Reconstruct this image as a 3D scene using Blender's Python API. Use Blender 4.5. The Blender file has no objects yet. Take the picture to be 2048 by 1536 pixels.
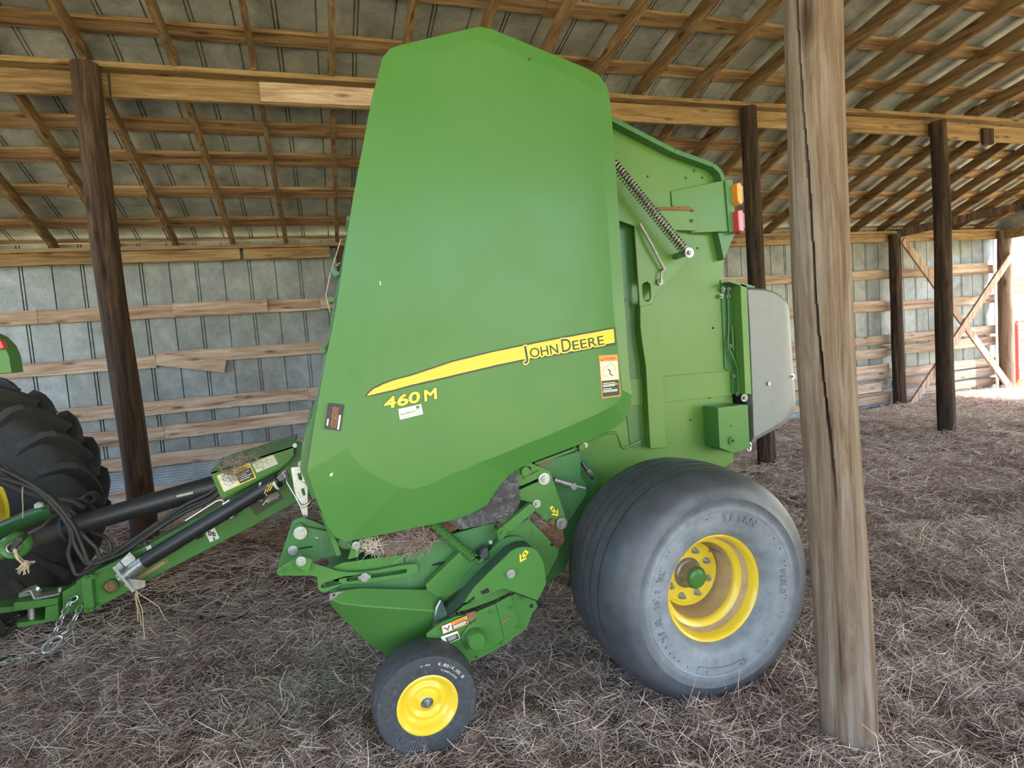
import bpy, math, random
import numpy as np
from mathutils import Vector, Matrix
from mathutils.geometry import tessellate_polygon

random.seed(7)
RNG = np.random.default_rng(11)
scene = bpy.context.scene
COL = scene.collection
PI = math.pi

# ------------------------------------------------------------------ camera
EYE = Vector((0.0, 0.0, 1.60))
yaw, pitch, roll = math.radians(17.6), math.radians(-3.92), math.radians(-4.48)
fwd = Vector((math.sin(yaw) * math.cos(pitch), math.cos(yaw) * math.cos(pitch), math.sin(pitch)))
rt0 = Vector((math.cos(yaw), -math.sin(yaw), 0))
up0 = rt0.cross(fwd)
rt = rt0 * math.cos(roll) + up0 * math.sin(roll)
up = up0 * math.cos(roll) - rt0 * math.sin(roll)
cd = bpy.data.cameras.new('camera')
cd.sensor_width = 36.0
cd.lens = 36.0 * 1156.0 / 2048.0
cd.clip_start = 0.05
cam = bpy.data.objects.new('camera', cd)
COL.objects.link(cam)
M = Matrix((rt, up, -fwd)).transposed().to_4x4()
M.translation = EYE
cam.matrix_world = M
scene.camera = cam

# ------------------------------------------------------------------ light
world = bpy.data.worlds.new('world')
scene.world = world
world.use_nodes = True
wn = world.node_tree.nodes
wl = world.node_tree.links
sky = wn.new('ShaderNodeTexSky')
sky.sky_type = 'NISHITA'
sky.sun_disc = False
sky.sun_elevation = math.radians(55)
sky.sun_rotation = math.radians(105)
sky.air_density = 1.0
sky.dust_density = 2.5
wn['Background'].inputs[1].default_value = 0.62
wl.new(sky.outputs[0], wn['Background'].inputs[0])
sd = bpy.data.lights.new('sun', 'SUN')
sd.energy = 13.0
sd.angle = math.radians(0.6)
sd.color = (1.0, 0.95, 0.86)
sun = bpy.data.objects.new('sun', sd)
COL.objects.link(sun)
# light comes from the right (+X), a little from the open front (-Y)
sdir = Vector((-math.cos(math.radians(55)) * math.cos(math.radians(24)),
               math.cos(math.radians(55)) * math.sin(math.radians(24)), -math.sin(math.radians(55))))
sun.rotation_euler = sdir.to_track_quat('-Z', 'Y').to_euler()
sun.location = (8, -6, 12)
scene.view_settings.view_transform = 'Standard'
scene.view_settings.look = 'None'
scene.view_settings.gamma = 1.0
scene.view_settings.exposure = 1.30

# ------------------------------------------------------------------ materials
def new_mat(name):
    m = bpy.data.materials.new(name)
    m.use_nodes = True
    return m, m.node_tree.nodes, m.node_tree.links, m.node_tree.nodes['Principled BSDF']

def ramp(n, stops):
    r = n.new('ShaderNodeValToRGB')
    e = r.color_ramp.elements
    while len(e) > 1:
        e.remove(e[-1])
    e[0].position = stops[0][0]
    e[0].color = (*stops[0][1], 1)
    for p, c in stops[1:]:
        k = e.new(p)
        k.color = (*c, 1)
    return r

def coords(n, l, scale, rnd=True):
    tc = n.new('ShaderNodeTexCoord')
    mp = n.new('ShaderNodeMapping')
    mp.inputs['Scale'].default_value = scale
    l.new(tc.outputs['Object'], mp.inputs['Vector'])
    if rnd:
        oi = n.new('ShaderNodeObjectInfo')
        ml = n.new('ShaderNodeMath'); ml.operation = 'MULTIPLY'; ml.inputs[1].default_value = 37.0
        cx = n.new('ShaderNodeCombineXYZ')
        l.new(oi.outputs['Random'], ml.inputs[0])
        for i in range(3):
            l.new(ml.outputs[0], cx.inputs[i])
        l.new(cx.outputs[0], mp.inputs['Location'])
    return mp.outputs[0]

def noise(n, l, vec, scale, detail=6, rough=0.6, dist=0.0):
    t = n.new('ShaderNodeTexNoise')
    t.inputs['Scale'].default_value = scale
    t.inputs['Detail'].default_value = detail
    t.inputs['Roughness'].default_value = rough
    t.inputs['Distortion'].default_value = dist
    l.new(vec, t.inputs['Vector'])
    return t.outputs['Fac']

def bump(n, l, src, b, strength, dist=0.01):
    k = n.new('ShaderNodeBump')
    k.inputs['Strength'].default_value = strength
    k.inputs['Distance'].default_value = dist
    l.new(src, k.inputs['Height'])
    l.new(k.outputs[0], b.inputs['Normal'])

def mixc(n, l, fac, a, b, mode='MIX'):
    m = n.new('ShaderNodeMix')
    m.data_type = 'RGBA'
    m.blend_type = mode
    for s, v in ((m.inputs[0], fac), (m.inputs[6], a), (m.inputs[7], b)):
        if hasattr(v, 'is_linked'):
            l.new(v, s)
        elif isinstance(v, (int, float)):
            s.default_value = v
        else:
            s.default_value = (*v, 1)
    return m.outputs[2]

def wood(name, stops, axis='z', grain=1.0, rough=0.85, knots=True, bstr=0.5, vary=0.35):
    m, n, l, b = new_mat(name)
    a, c = 0.55, 9.0
    sc = {'z': (c, c, a), 'x': (a, c, c), 'y': (c, a, c)}[axis]
    v = coords(n, l, tuple(k * grain for k in sc))
    f1 = noise(n, l, v, 2.4, 9, 0.68, 0.6)
    r = ramp(n, stops)
    l.new(f1, r.inputs[0])
    sc2 = {'z': (30, 30, 1.6), 'x': (1.6, 30, 30), 'y': (30, 1.6, 30)}[axis]
    v2 = coords(n, l, sc2)
    f2 = noise(n, l, v2, 2.0, 5, 0.7)
    r2 = ramp(n, [(0.35, (0.45, 0.42, 0.40)), (0.6, (1, 1, 1))])
    l.new(f2, r2.inputs[0])
    col = mixc(n, l, 0.6, r.outputs[0], r2.outputs[0], 'MULTIPLY')
    if knots:
        v3 = coords(n, l, {'z': (5, 5, 1.4), 'x': (1.4, 5, 5), 'y': (5, 1.4, 5)}[axis])
        vo = n.new('ShaderNodeTexVoronoi'); vo.inputs['Scale'].default_value = 1.6 / max(1, knots * 0.6)
        l.new(v3, vo.inputs['Vector'])
        r3 = ramp(n, [(0.06, (0.20, 0.13, 0.08)), (0.17, (0.75, 0.7, 0.66)), (0.2, (1, 1, 1))])
        l.new(vo.outputs['Distance'], r3.inputs[0])
        col = mixc(n, l, 0.8, col, r3.outputs[0], 'MULTIPLY')
    oi = n.new('ShaderNodeObjectInfo')
    mr = n.new('ShaderNodeMapRange')
    mr.inputs[3].default_value = 1 - vary
    mr.inputs[4].default_value = 1 + vary * 0.6
    l.new(oi.outputs['Random'], mr.inputs[0])
    hs = n.new('ShaderNodeHueSaturation')
    l.new(mr.outputs[0], hs.inputs['Value'])
    l.new(col, hs.inputs['Color'])
    l.new(hs.outputs[0], b.inputs['Base Color'])
    b.inputs['Roughness'].default_value = rough
    b.inputs['Specular IOR Level'].default_value = 0.2
    bump(n, l, f2, b, bstr, 0.006)
    return m

def flat(name, col, rough=0.5, metal=0.0, coat=0.0, nz=0.0, nscale=8.0, dirt=None, spec=0.5):
    m, n, l, b = new_mat(name)
    b.inputs['Roughness'].default_value = rough
    b.inputs['Metallic'].default_value = metal
    b.inputs['Coat Weight'].default_value = coat
    b.inputs['Specular IOR Level'].default_value = spec
    if nz or dirt:
        v = coords(n, l, (1, 1, 1), False)
        f = noise(n, l, v, nscale, 7, 0.65)
        r = ramp(n, [(0.3, tuple(c * (1 - nz) for c in col)), (0.7, tuple(min(1, c * (1 + nz)) for c in col))])
        l.new(f, r.inputs[0])
        out = r.outputs[0]
        if dirt:
            f2 = noise(n, l, v, nscale * 0.6, 9, 0.75)
            r2 = ramp(n, [(dirt[1], (0, 0, 0)), (dirt[1] + 0.18, (1, 1, 1))])
            l.new(f2, r2.inputs[0])
            out = mixc(n, l, r2.outputs[0], out, dirt[0])
        l.new(out, b.inputs['Base Color'])
    else:
        b.inputs['Base Color'].default_value = (*col, 1)
    return m

def paint(name, col, dust=(0.28, 0.36, 0.18), amount=0.08, rough=0.30, streak=True):
    """enamel paint with a thin film of dust and rain streaks of dust"""
    m, n, l, b = new_mat(name)
    v = coords(n, l, (1, 1, 1), False)
    f = noise(n, l, v, 2.2, 8, 0.62)
    r = ramp(n, [(0.38, (0, 0, 0)), (0.75, (1, 1, 1))])
    l.new(f, r.inputs[0])
    v2 = coords(n, l, (110, 110, 2.6), False)
    f2 = noise(n, l, v2, 1.0, 4, 0.6)
    r2 = ramp(n, [(0.56, (0, 0, 0)), (0.72, (1, 1, 1))])
    l.new(f2, r2.inputs[0])
    dm = mixc(n, l, 1.0, r.outputs[0], r2.outputs[0], 'MULTIPLY')
    bw = n.new('ShaderNodeMath'); bw.operation = 'MULTIPLY'; bw.inputs[1].default_value = amount
    l.new(dm, bw.inputs[0])
    c1 = mixc(n, l, bw.outputs[0], col, dust)
    bw2 = n.new('ShaderNodeMath'); bw2.operation = 'MULTIPLY'; bw2.inputs[1].default_value = amount * 0.35
    l.new(r.outputs[0], bw2.inputs[0])
    c2 = mixc(n, l, bw2.outputs[0], c1, dust)
    l.new(c2, b.inputs['Base Color'])
    mr = n.new('ShaderNodeMapRange')
    mr.inputs[3].default_value = rough; mr.inputs[4].default_value = rough + 0.25
    l.new(r.outputs[0], mr.inputs[0])
    l.new(mr.outputs[0], b.inputs['Roughness'])
    b.inputs['Coat Weight'].default_value = 0.12
    b.inputs['Specular IOR Level'].default_value = 0.32
    b.inputs['Coat Roughness'].default_value = 0.18
    return m

def galvanised(name, a, c, scale=3.0, metal=0.45, rough=0.5):
    m, n, l, b = new_mat(name)
    v = coords(n, l, (1, 1, 1), False)
    f = noise(n, l, v, scale, 10, 0.72, 0.4)
    r = ramp(n, [(0.3, a), (0.7, c)])
    l.new(f, r.inputs[0])
    f2 = noise(n, l, v, 0.9, 3, 0.5)
    r2 = ramp(n, [(0.42, (0.80, 0.78, 0.72)), (0.6, (1, 1, 1))])
    l.new(f2, r2.inputs[0])
    vo = n.new('ShaderNodeTexVoronoi'); vo.inputs['Scale'].default_value = 45
    l.new(v, vo.inputs['Vector'])
    r3 = ramp(n, [(0.0, (0.86, 0.86, 0.86)), (1.0, (1, 1, 1))])
    l.new(vo.outputs['Distance'], r3.inputs[0])
    c1 = mixc(n, l, 1.0, r.outputs[0], r2.outputs[0], 'MULTIPLY')
    c2 = mixc(n, l, 1.0, c1, r3.outputs[0], 'MULTIPLY')
    l.new(c2, b.inputs['Base Color'])
    b.inputs['Metallic'].default_value = metal
    b.inputs['Roughness'].default_value = rough
    return m

GREEN = (0.056, 0.172, 0.034)
MT = {}
MT['green'] = paint('green_enamel', GREEN)
MT['green_b'] = paint('green_enamel_body', (0.085, 0.20, 0.034), amount=0.2)
MT['green_d'] = paint('green_enamel_dusty', (0.045, 0.155, 0.045), dust=(0.22, 0.26, 0.16), amount=0.4)
MT['yellow'] = flat('yellow_enamel', (0.80, 0.56, 0.035), 0.35, coat=0.3, nz=0.06, dirt=((0.42, 0.27, 0.12), 0.60))
MT['dusty_yellow'] = flat('dusty_yellow_enamel', (0.50, 0.36, 0.19), 0.8, nz=0.15, nscale=25)
MT['rubber'] = flat('tyre_rubber', (0.080, 0.085, 0.098), 0.46, nz=0.25, nscale=30, dirt=((0.17, 0.165, 0.17), 0.58))
def tyre_mat():
    # clean tread, flat of the sidewall lightened for dust and a painted-in sheen
    m, n, l, b = new_mat('tyre_rubber_with_dust_and_painted_sheen')
    v = coords(n, l, (1, 1, 1), False)
    mp = n.new('ShaderNodeMapping'); mp.inputs['Location'].default_value = (-0.569, 0, -0.505); mp.inputs['Scale'].default_value = (1, 0, 1)
    l.new(v, mp.inputs['Vector'])
    ln = n.new('ShaderNodeVectorMath'); ln.operation = 'LENGTH'; l.new(mp.outputs[0], ln.inputs[0])
    r = ramp(n, [(0.355, (1, 1, 1)), (0.375, (0.45, 0.45, 0.45)), (0.45, (0, 0, 0))]); l.new(ln.outputs['Value'], r.inputs[0])
    f = noise(n, l, v, 14, 8, 0.65)
    r2 = ramp(n, [(0.3, (0.55, 0.55, 0.55)), (0.65, (1, 1, 1))]); l.new(f, r2.inputs[0])
    mk = mixc(n, l, 1.0, r.outputs[0], r2.outputs[0], 'MULTIPLY')
    r3 = ramp(n, [(0.35, (0.038, 0.040, 0.046)), (0.7, (0.062, 0.064, 0.072))]); l.new(f, r3.inputs[0])
    c = mixc(n, l, mk, r3.outputs[0], (0.25, 0.27, 0.30))
    l.new(c, b.inputs['Base Color']); b.inputs['Roughness'].default_value = 0.5
    return m
MT['tyre'] = tyre_mat()
MT['rubber_r'] = flat('raised_rubber_letters', (0.15, 0.16, 0.178), 0.6)
MT['rubber_s'] = flat('tyre_rubber_dusty', (0.045, 0.047, 0.053), 0.6, nz=0.35, nscale=60, dirt=((0.15, 0.14, 0.135), 0.56))
MT['rubber_t'] = flat('tractor_tyre_rubber', (0.030, 0.029, 0.028), 0.75, nz=0.3, nscale=12, dirt=((0.09, 0.07, 0.05), 0.58))
MT['rubber_l'] = flat('moulded_rubber', (0.028, 0.03, 0.034), 0.6)
MT['flap'] = flat('speckled_rubber_flap', (0.055, 0.05, 0.05), 0.85, nz=0.5, nscale=40, dirt=((0.19, 0.18, 0.18), 0.50))
MT['black'] = flat('black_paint', (0.018, 0.018, 0.02), 0.42, nz=0.3, nscale=20)
MT['black_d'] = flat('dusty_black', (0.035, 0.032, 0.03), 0.6, nz=0.3, nscale=15, dirt=((0.12, 0.10, 0.08), 0.6))
MT['steel'] = flat('zinc_steel', (0.40, 0.42, 0.42), 0.38, 0.8, nz=0.25, nscale=60)
MT['steel_d'] = flat('dull_steel', (0.30, 0.29, 0.27), 0.45, 0.7, nz=0.3, nscale=40)
MT['chrome'] = flat('bright_wire', (0.8, 0.8, 0.8), 0.2, 1.0)
MT['plastic'] = flat('grey_plastic', (0.17, 0.18, 0.175), 0.45, nz=0.06, nscale=20, dirt=((0.33, 0.31, 0.28), 0.66))
MT['decal_y'] = flat('decal_yellow', (0.95, 0.66, 0.03), 0.4, coat=0.2)
MT['decal_k'] = flat('decal_dark', (0.035, 0.045, 0.02), 0.5)
MT['white'] = flat('label_white', (0.72, 0.70, 0.62), 0.5)
MT['cream'] = flat('label_cream', (0.70, 0.66, 0.46), 0.5)
MT['orange'] = flat('label_orange', (0.86, 0.27, 0.05), 0.5)
MT['amber'] = flat('amber_lens', (0.95, 0.30, 0.03), 0.25, coat=0.5)
MT['red'] = flat('red_lens', (0.75, 0.06, 0.08), 0.25, coat=0.5)
MT['gatered'] = flat('red_gate_paint', (0.42, 0.05, 0.04), 0.6)
MT['twine'] = flat('sisal_twine', (0.50, 0.38, 0.24), 0.9, nz=0.3, nscale=80)
MT['hollow'] = flat('dark_hollow', (0.015, 0.018, 0.015), 0.9)
MT['guard'] = flat('grey_green_guard', (0.035, 0.075, 0.045), 0.6, nz=0.3, nscale=30)
MT['mudgrass'] = flat('packed_chaff', (0.20, 0.10, 0.055), 0.95, nz=0.5, nscale=70)
MT['post'] = wood('weathered_pole', [(0.32, (0.075, 0.045, 0.03)), (0.42, (0.16, 0.105, 0.068)), (0.52, (0.215, 0.155, 0.11)), (0.62, (0.26, 0.205, 0.165)), (0.75, (0.31, 0.265, 0.23))], 'z', 0.9, vary=0.0, bstr=1.0, knots=2.2)
MT['post_d'] = wood('creosoted_pole', [(0.35, (0.018, 0.012, 0.009)), (0.5, (0.050, 0.031, 0.021)), (0.68, (0.12, 0.075, 0.05))], 'z', 0.9, vary=0.2, bstr=0.8)
TIMB = [(0.33, (0.10, 0.055, 0.028)), (0.45, (0.24, 0.145, 0.075)), (0.55, (0.33, 0.215, 0.12)), (0.68, (0.45, 0.32, 0.19))]
PALE = [(0.32, (0.17, 0.095, 0.06)), (0.42, (0.36, 0.24, 0.17)), (0.54, (0.46, 0.35, 0.27)), (0.68, (0.58, 0.47, 0.38))]
MT['raft'] = wood('rafter_timber', [(0.33, (0.085, 0.05, 0.025)), (0.5, (0.18, 0.115, 0.06)), (0.68, (0.28, 0.19, 0.105))], 'y', vary=0.18)
MT['purl'] = wood('purlin_timber', TIMB, 'x', 0.7, vary=0.25)
MT['beam'] = wood('beam_timber', [(0.33, (0.13, 0.075, 0.035)), (0.48, (0.26, 0.17, 0.083)), (0.68, (0.38, 0.265, 0.14))], 'x', 0.6, vary=0.12)
MT['girt'] = wood('pale_timber', PALE, 'x', 0.6, vary=0.14)
MT['brace'] = wood('brace_timber', PALE, 'z', 0.6, vary=0.12)
MT['wallmetal'] = galvanised('galvanised_wall_sheet', (0.14, 0.16, 0.175), (0.31, 0.34, 0.355), 4, 0.3)
MT['roofmetal'] = galvanised('galvanised_roof_sheet', (0.17, 0.18, 0.19), (0.48, 0.49, 0.49), 3, 0.15, 0.62)
MT['lowmetal'] = galvanised('corrugated_sheet', (0.25, 0.29, 0.34), (0.42, 0.47, 0.53), 5, 0.3)

def decal_mat():
    m, n, l, b = new_mat('decal_pinstripe_yellow')
    v = coords(n, l, (1, 1, 1), False)
    s = n.new('ShaderNodeSeparateXYZ'); l.new(v, s.inputs[0])
    a = n.new('ShaderNodeMath'); a.operation = 'MULTIPLY_ADD'; a.inputs[1].default_value = -0.22
    l.new(s.outputs[0], a.inputs[0]); l.new(s.outputs[2], a.inputs[2])
    w = n.new('ShaderNodeMath'); w.operation = 'MULTIPLY'; w.inputs[1].default_value = 2 * PI / 0.0125
    l.new(a.outputs[0], w.inputs[0])
    q = n.new('ShaderNodeMath'); q.operation = 'SINE'; l.new(w.outputs[0], q.inputs[0])
    r = ramp(n, [(0.45, (0.90, 0.60, 0.03)), (0.85, (0.66, 0.38, 0.012))])
    l.new(q.outputs[0], r.inputs[0]); l.new(r.outputs[0], b.inputs['Base Color'])
    b.inputs['Roughness'].default_value = 0.4
    return m
MT['stripe'] = decal_mat()

def straw_mat():
    m, n, l, b = new_mat('dry_straw')
    at = n.new('ShaderNodeAttribute'); at.attribute_name = 'tone'; at.attribute_type = 'GEOMETRY'
    r = ramp(n, [(0.0, (0.10, 0.060, 0.047)), (0.25, (0.30, 0.205, 0.165)), (0.5, (0.54, 0.40, 0.33)), (0.75, (0.76, 0.61, 0.50)), (1.0, (0.92, 0.80, 0.62))])
    l.new(at.outputs['Fac'], r.inputs[0]); l.new(r.outputs[0], b.inputs['Base Color'])
    b.inputs['Roughness'].default_value = 0.7
    b.inputs['Specular IOR Level'].default_value = 0.25
    return m
MT['straw'] = straw_mat()

def floor_mat():
    m, n, l, b = new_mat('trampled_straw_floor')
    v = coords(n, l, (1, 1, 1), False)
    vs = coords(n, l, (10, 26, 10), False)
    f = noise(n, l, vs, 2.0, 10, 0.75, 0.8)
    r = ramp(n, [(0.34, (0.065, 0.040, 0.031)), (0.48, (0.22, 0.15, 0.12)), (0.60, (0.46, 0.35, 0.29)), (0.72, (0.68, 0.56, 0.48))])
    l.new(f, r.inputs[0])
    g = noise(n, l, v, 1.2, 5, 0.6)
    r2 = ramp(n, [(0.35, (0.6, 0.55, 0.5)), (0.65, (1.15, 1.1, 1.1))])
    l.new(g, r2.inputs[0])
    c = mixc(n, l, 1.0, r.outputs[0], r2.outputs[0], 'MULTIPLY')
    l.new(c, b.inputs['Base Color'])
    b.inputs['Roughness'].default_value = 0.95
    b.inputs['Specular IOR Level'].default_value = 0.1
    bump(n, l, f, b, 1.0, 0.03)
    return m
MT['floor'] = floor_mat()
MT['field'] = flat('dry_grass_field', (0.42, 0.36, 0.18), 0.95, nz=0.35, nscale=3, dirt=((0.22, 0.30, 0.08), 0.55))

# ------------------------------------------------------------------ mesh tools
class MB:
    def __init__(s):
        s.v = []; s.f = []
    def add(s, vs, fs):
        o = len(s.v)
        s.v += [tuple(p) for p in vs]
        s.f += [tuple(i + o for i in f) for f in fs]
        return s
    def box(s, x0, x1, y0, y1, z0, z1):
        v = [(x, y, z) for x in (x0, x1) for y in (y0, y1) for z in (z0, z1)]
        return s.add(v, [(0, 1, 3, 2), (4, 6, 7, 5), (0, 4, 5, 1), (2, 3, 7, 6), (0, 2, 6, 4), (1, 5, 7, 3)])
    def prism(s, pts, y0, y1, holes=()):
        """solid plate: an XZ outline (with holes) between two depths"""
        rings = [list(pts)] + [list(h) for h in holes]
        tri = tessellate_polygon([[Vector((x, z, 0)) for x, z in r] for r in rings])
        flatp = [p for r in rings for p in r]
        n = len(flatp)
        v = [(x, y0, z) for x, z in flatp] + [(x, y1, z) for x, z in flatp]
        f = []
        for a, b, c in tri:
            (ax, az), (bx, bz), (cx, cz) = flatp[a], flatp[b], flatp[c]
            if (bx - ax) * (cz - az) - (bz - az) * (cx - ax) < 0:
                b, c = c, b
            f.append((a, b, c)); f.append((a + n, c + n, b + n))
        o = 0
        for k, r in enumerate(rings):
            m = len(r)
            area = sum(r[i][0] * r[(i + 1) % m][1] - r[(i + 1) % m][0] * r[i][1] for i in range(m))
            for i in range(m):
                a, b = o + i, o + (i + 1) % m
                q = (a, a + n, b + n, b)
                if (area < 0) != (k > 0):
                    q = q[::-1]
                f.append(q)
            o += m
        return s.add(v, f)
    def tube(s, path, r, n=8, closed=False, caps=True):
        P = [Vector(p) for p in path]
        m = len(P)
        R = r if isinstance(r, (list, tuple)) else [r] * m
        T = []
        for i in range(m):
            a = P[(i - 1) % m] if (closed or i > 0) else P[i]
            b = P[(i + 1) % m] if (closed or i < m - 1) else P[i]
            T.append((b - a).normalized())
        ref = Vector((0, 0, 1)) if abs(T[0].z) < 0.9 else Vector((1, 0, 0))
        nrm = T[0].cross(ref).normalized()
        vs = []
        for i in range(m):
            nrm = (nrm - T[i] * nrm.dot(T[i])).normalized()
            bi = T[i].cross(nrm)
            for k in range(n):
                a = 2 * PI * k / n
                vs.append(P[i] + (nrm * math.cos(a) + bi * math.sin(a)) * R[i])
        fs = []
        for i in range(m if closed else m - 1):
            j = (i + 1) % m
            for k in range(n):
                fs.append((i * n + k, i * n + (k + 1) % n, j * n + (k + 1) % n, j * n + k))
        if caps and not closed:
            fs.append(tuple(range(n))[::-1]); fs.append(tuple((m - 1) * n + k for k in range(n)))
        return s.add(vs, fs)
    def bar(s, p0, p1, w, d):
        """rectangular bar from p0 to p1, w across in the XZ plane, d deep in Y"""
        p0, p1 = Vector(p0), Vector(p1)
        t = (p1 - p0).normalized()
        dy = Vector((0, 1, 0)); dy = (dy - t * t.dot(dy)).normalized()
        u = t.cross(dy).normalized()
        vs = [p + u * a * w / 2 + dy * b * d / 2 for p in (p0, p1) for a, b in ((-1, -1), (1, -1), (1, 1), (-1, 1))]
        return s.add(vs, [(0, 1, 2, 3), (7, 6, 5, 4), (0, 4, 5, 1), (1, 5, 6, 2), (2, 6, 7, 3), (3, 7, 4, 0)])
    def lathe(s, prof, c, n=64, axis='y', closed=False):
        """revolve (depth, radius) pairs about an axis through c"""
        c = Vector(c)
        m = len(prof); vs = []; fs = []
        for a in range(n):
            t = 2 * PI * a / n
            for d, r in prof:
                if axis == 'y':
                    vs.append(c + Vector((math.cos(t) * r, d, math.sin(t) * r)))
                else:
                    vs.append(c + Vector((math.cos(t) * r, math.sin(t) * r, d)))
        for a in range(n):
            b = (a + 1) % n
            for k in range(m if closed else m - 1):
                k2 = (k + 1) % m
                fs.append((a * m + k, a * m + k2, b * m + k2, b * m + k))
        return s.add(vs, fs)
    def disc(s, c, r, y0, y1, n=24):
        x, z = c
        return s.lathe([(y0, 0.0001), (y0, r), (y1, r), (y1, 0.0001)], (x, 0, z), n)
    def helix(s, p0, p1, R, r, turns, n=5, seg=14):
        p0, p1 = Vector(p0), Vector(p1)
        t = (p1 - p0).normalized()
        ref = Vector((0, 1, 0)); u = t.cross(ref).normalized(); w = t.cross(u)
        path = []
        N = int(turns * seg)
        for i in range(N + 1):
            a = 2 * PI * i / seg
            path.append(p0.lerp(p1, i / N) + (u * math.cos(a) + w * math.sin(a)) * R)
        return s.tube(path, r, n)
    def mesh(s, name, mat, smooth=30):
        me = bpy.data.meshes.new(name)
        me.from_pydata(s.v, [], s.f)
        me.update()
        if smooth:
            me.polygons.foreach_set('use_smooth', [True] * len(me.polygons))
            me.set_sharp_from_angle(angle=math.radians(smooth))
        me.materials.append(MT[mat] if isinstance(mat, str) else mat)
        return me

def obj(name, mb, mat, parent=None, smooth=30, bevel=0, label=None, bang=35):
    me = mb.mesh(name, mat, smooth)
    # put the object's own origin at its base
    if not parent:
        v = np.array(mb.v); c = Vector(((v[:, 0].min() + v[:, 0].max()) / 2, (v[:, 1].min() + v[:, 1].max()) / 2, v[:, 2].min()))
    else:
        c = Vector(parent['at'])
    me.transform(Matrix.Translation(-c))
    o = bpy.data.objects.new(name, me)
    COL.objects.link(o)
    if parent:
        o.parent = parent
        o['at'] = parent['at']
    else:
        o.location = c
        o['at'] = tuple(c)
    if bevel:
        b = o.modifiers.new('bevel', 'BEVEL'); b.width = bevel; b.segments = 2; b.limit_method = 'ANGLE'; b.angle_limit = math.radians(bang); b.harden_normals = True
    if label:
        o['label'] = label
    return o

def tag(o, label, cat, group=None, kind=None):
    o['label'] = label; o['category'] = cat
    if group: o['group'] = group
    if kind: o['kind'] = kind
    return o

def struct(o):
    o['kind'] = 'structure'
    return o

def thing(name, loc, label, cat, group=None):
    o = bpy.data.objects.new(name, None)
    COL.objects.link(o)
    o.location = loc; o['at'] = tuple(loc)
    return tag(o, label, cat, group)

def copy_tree(src, loc, label, group=None):
    r = src.copy(); COL.objects.link(r); r.location = loc; r['label'] = label
    if group: r['group'] = group
    for ch in list(src.children):
        c = ch.copy(); COL.objects.link(c); c.parent = r
        for g in list(ch.children):
            d = g.copy(); COL.objects.link(d); d.parent = c
    return r

def text_mb(s, p0, p1, height, y, extrude=0.0006, offset=0.0, shear=0.0, mb=None):
    """letters on a plane of constant depth y, baseline p0->p1 (x, z), given cap height"""
    cu = bpy.data.curves.new('lettering', 'FONT')
    cu.body = s; cu.size = 1.0; cu.extrude = 0; cu.shear = shear
    cu.resolution_u = 4
    to = bpy.data.objects.new('lettering', cu)
    COL.objects.link(to)
    dg = bpy.context.evaluated_depsgraph_get()
    w0 = bpy.data.meshes.new_from_object(to.evaluated_get(dg))
    xs = [v.co.x for v in w0.vertices]; ys = [v.co.y for v in w0.vertices]
    bpy.data.meshes.remove(w0)
    x0, x1, y0c, y1c = min(xs), max(xs), 0.0, max(ys)
    dx, dz = p1[0] - p0[0], p1[1] - p0[1]
    L = math.hypot(dx, dz); ux, uz = dx / L, dz / L
    sx = L / (x1 - x0); sy = height / (y1c - y0c)
    spread = [(0.0, 0.0)]
    if offset > 0.002:
        spread += [(offset * math.cos(k * PI / 8), offset * math.sin(k * PI / 8)) for k in range(16)] + [(offset * .5 * math.cos(k * PI / 4), offset * .5 * math.sin(k * PI / 4)) for k in range(8)]
    else:
        cu.offset = offset / ((sx + sy) / 2)
    dg.update()
    me = bpy.data.meshes.new_from_object(to.evaluated_get(dg))
    mb = mb or MB()
    fs = [tuple(p.vertices) for p in me.polygons]
    for q_, (ox, oz) in enumerate(spread):
        vs = []
        for v in me.vertices:
            a = (v.co.x - x0) * sx; b = v.co.y * sy
            vs.append((p0[0] + ux * a - uz * b + ox, y + q_ * 0.000004, p0[1] + uz * a + ux * b + oz))
        mb.add(vs, fs)
        if q_ == 0:
            mb.add([(x, yy + extrude, z) for x, yy, z in vs], [f[::-1] for f in fs])
    bpy.data.objects.remove(to); bpy.data.curves.remove(cu); bpy.data.meshes.remove(me)
    return mb

def quad_frame(c4):
    """(u, v) -> (x, z) on the quad given by its corners tl, tr, br, bl"""
    tl, tr, br, bl = [Vector(c) for c in c4]
    return lambda u, v: tuple((tl.lerp(tr, u)).lerp(bl.lerp(br, u), v))

def plateq(mb, q, u0, v0, u1, v1, y, t=0.0006):
    return mb.prism([q(u0, v0), q(u1, v0), q(u1, v1), q(u0, v1)], y, y + t)

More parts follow.
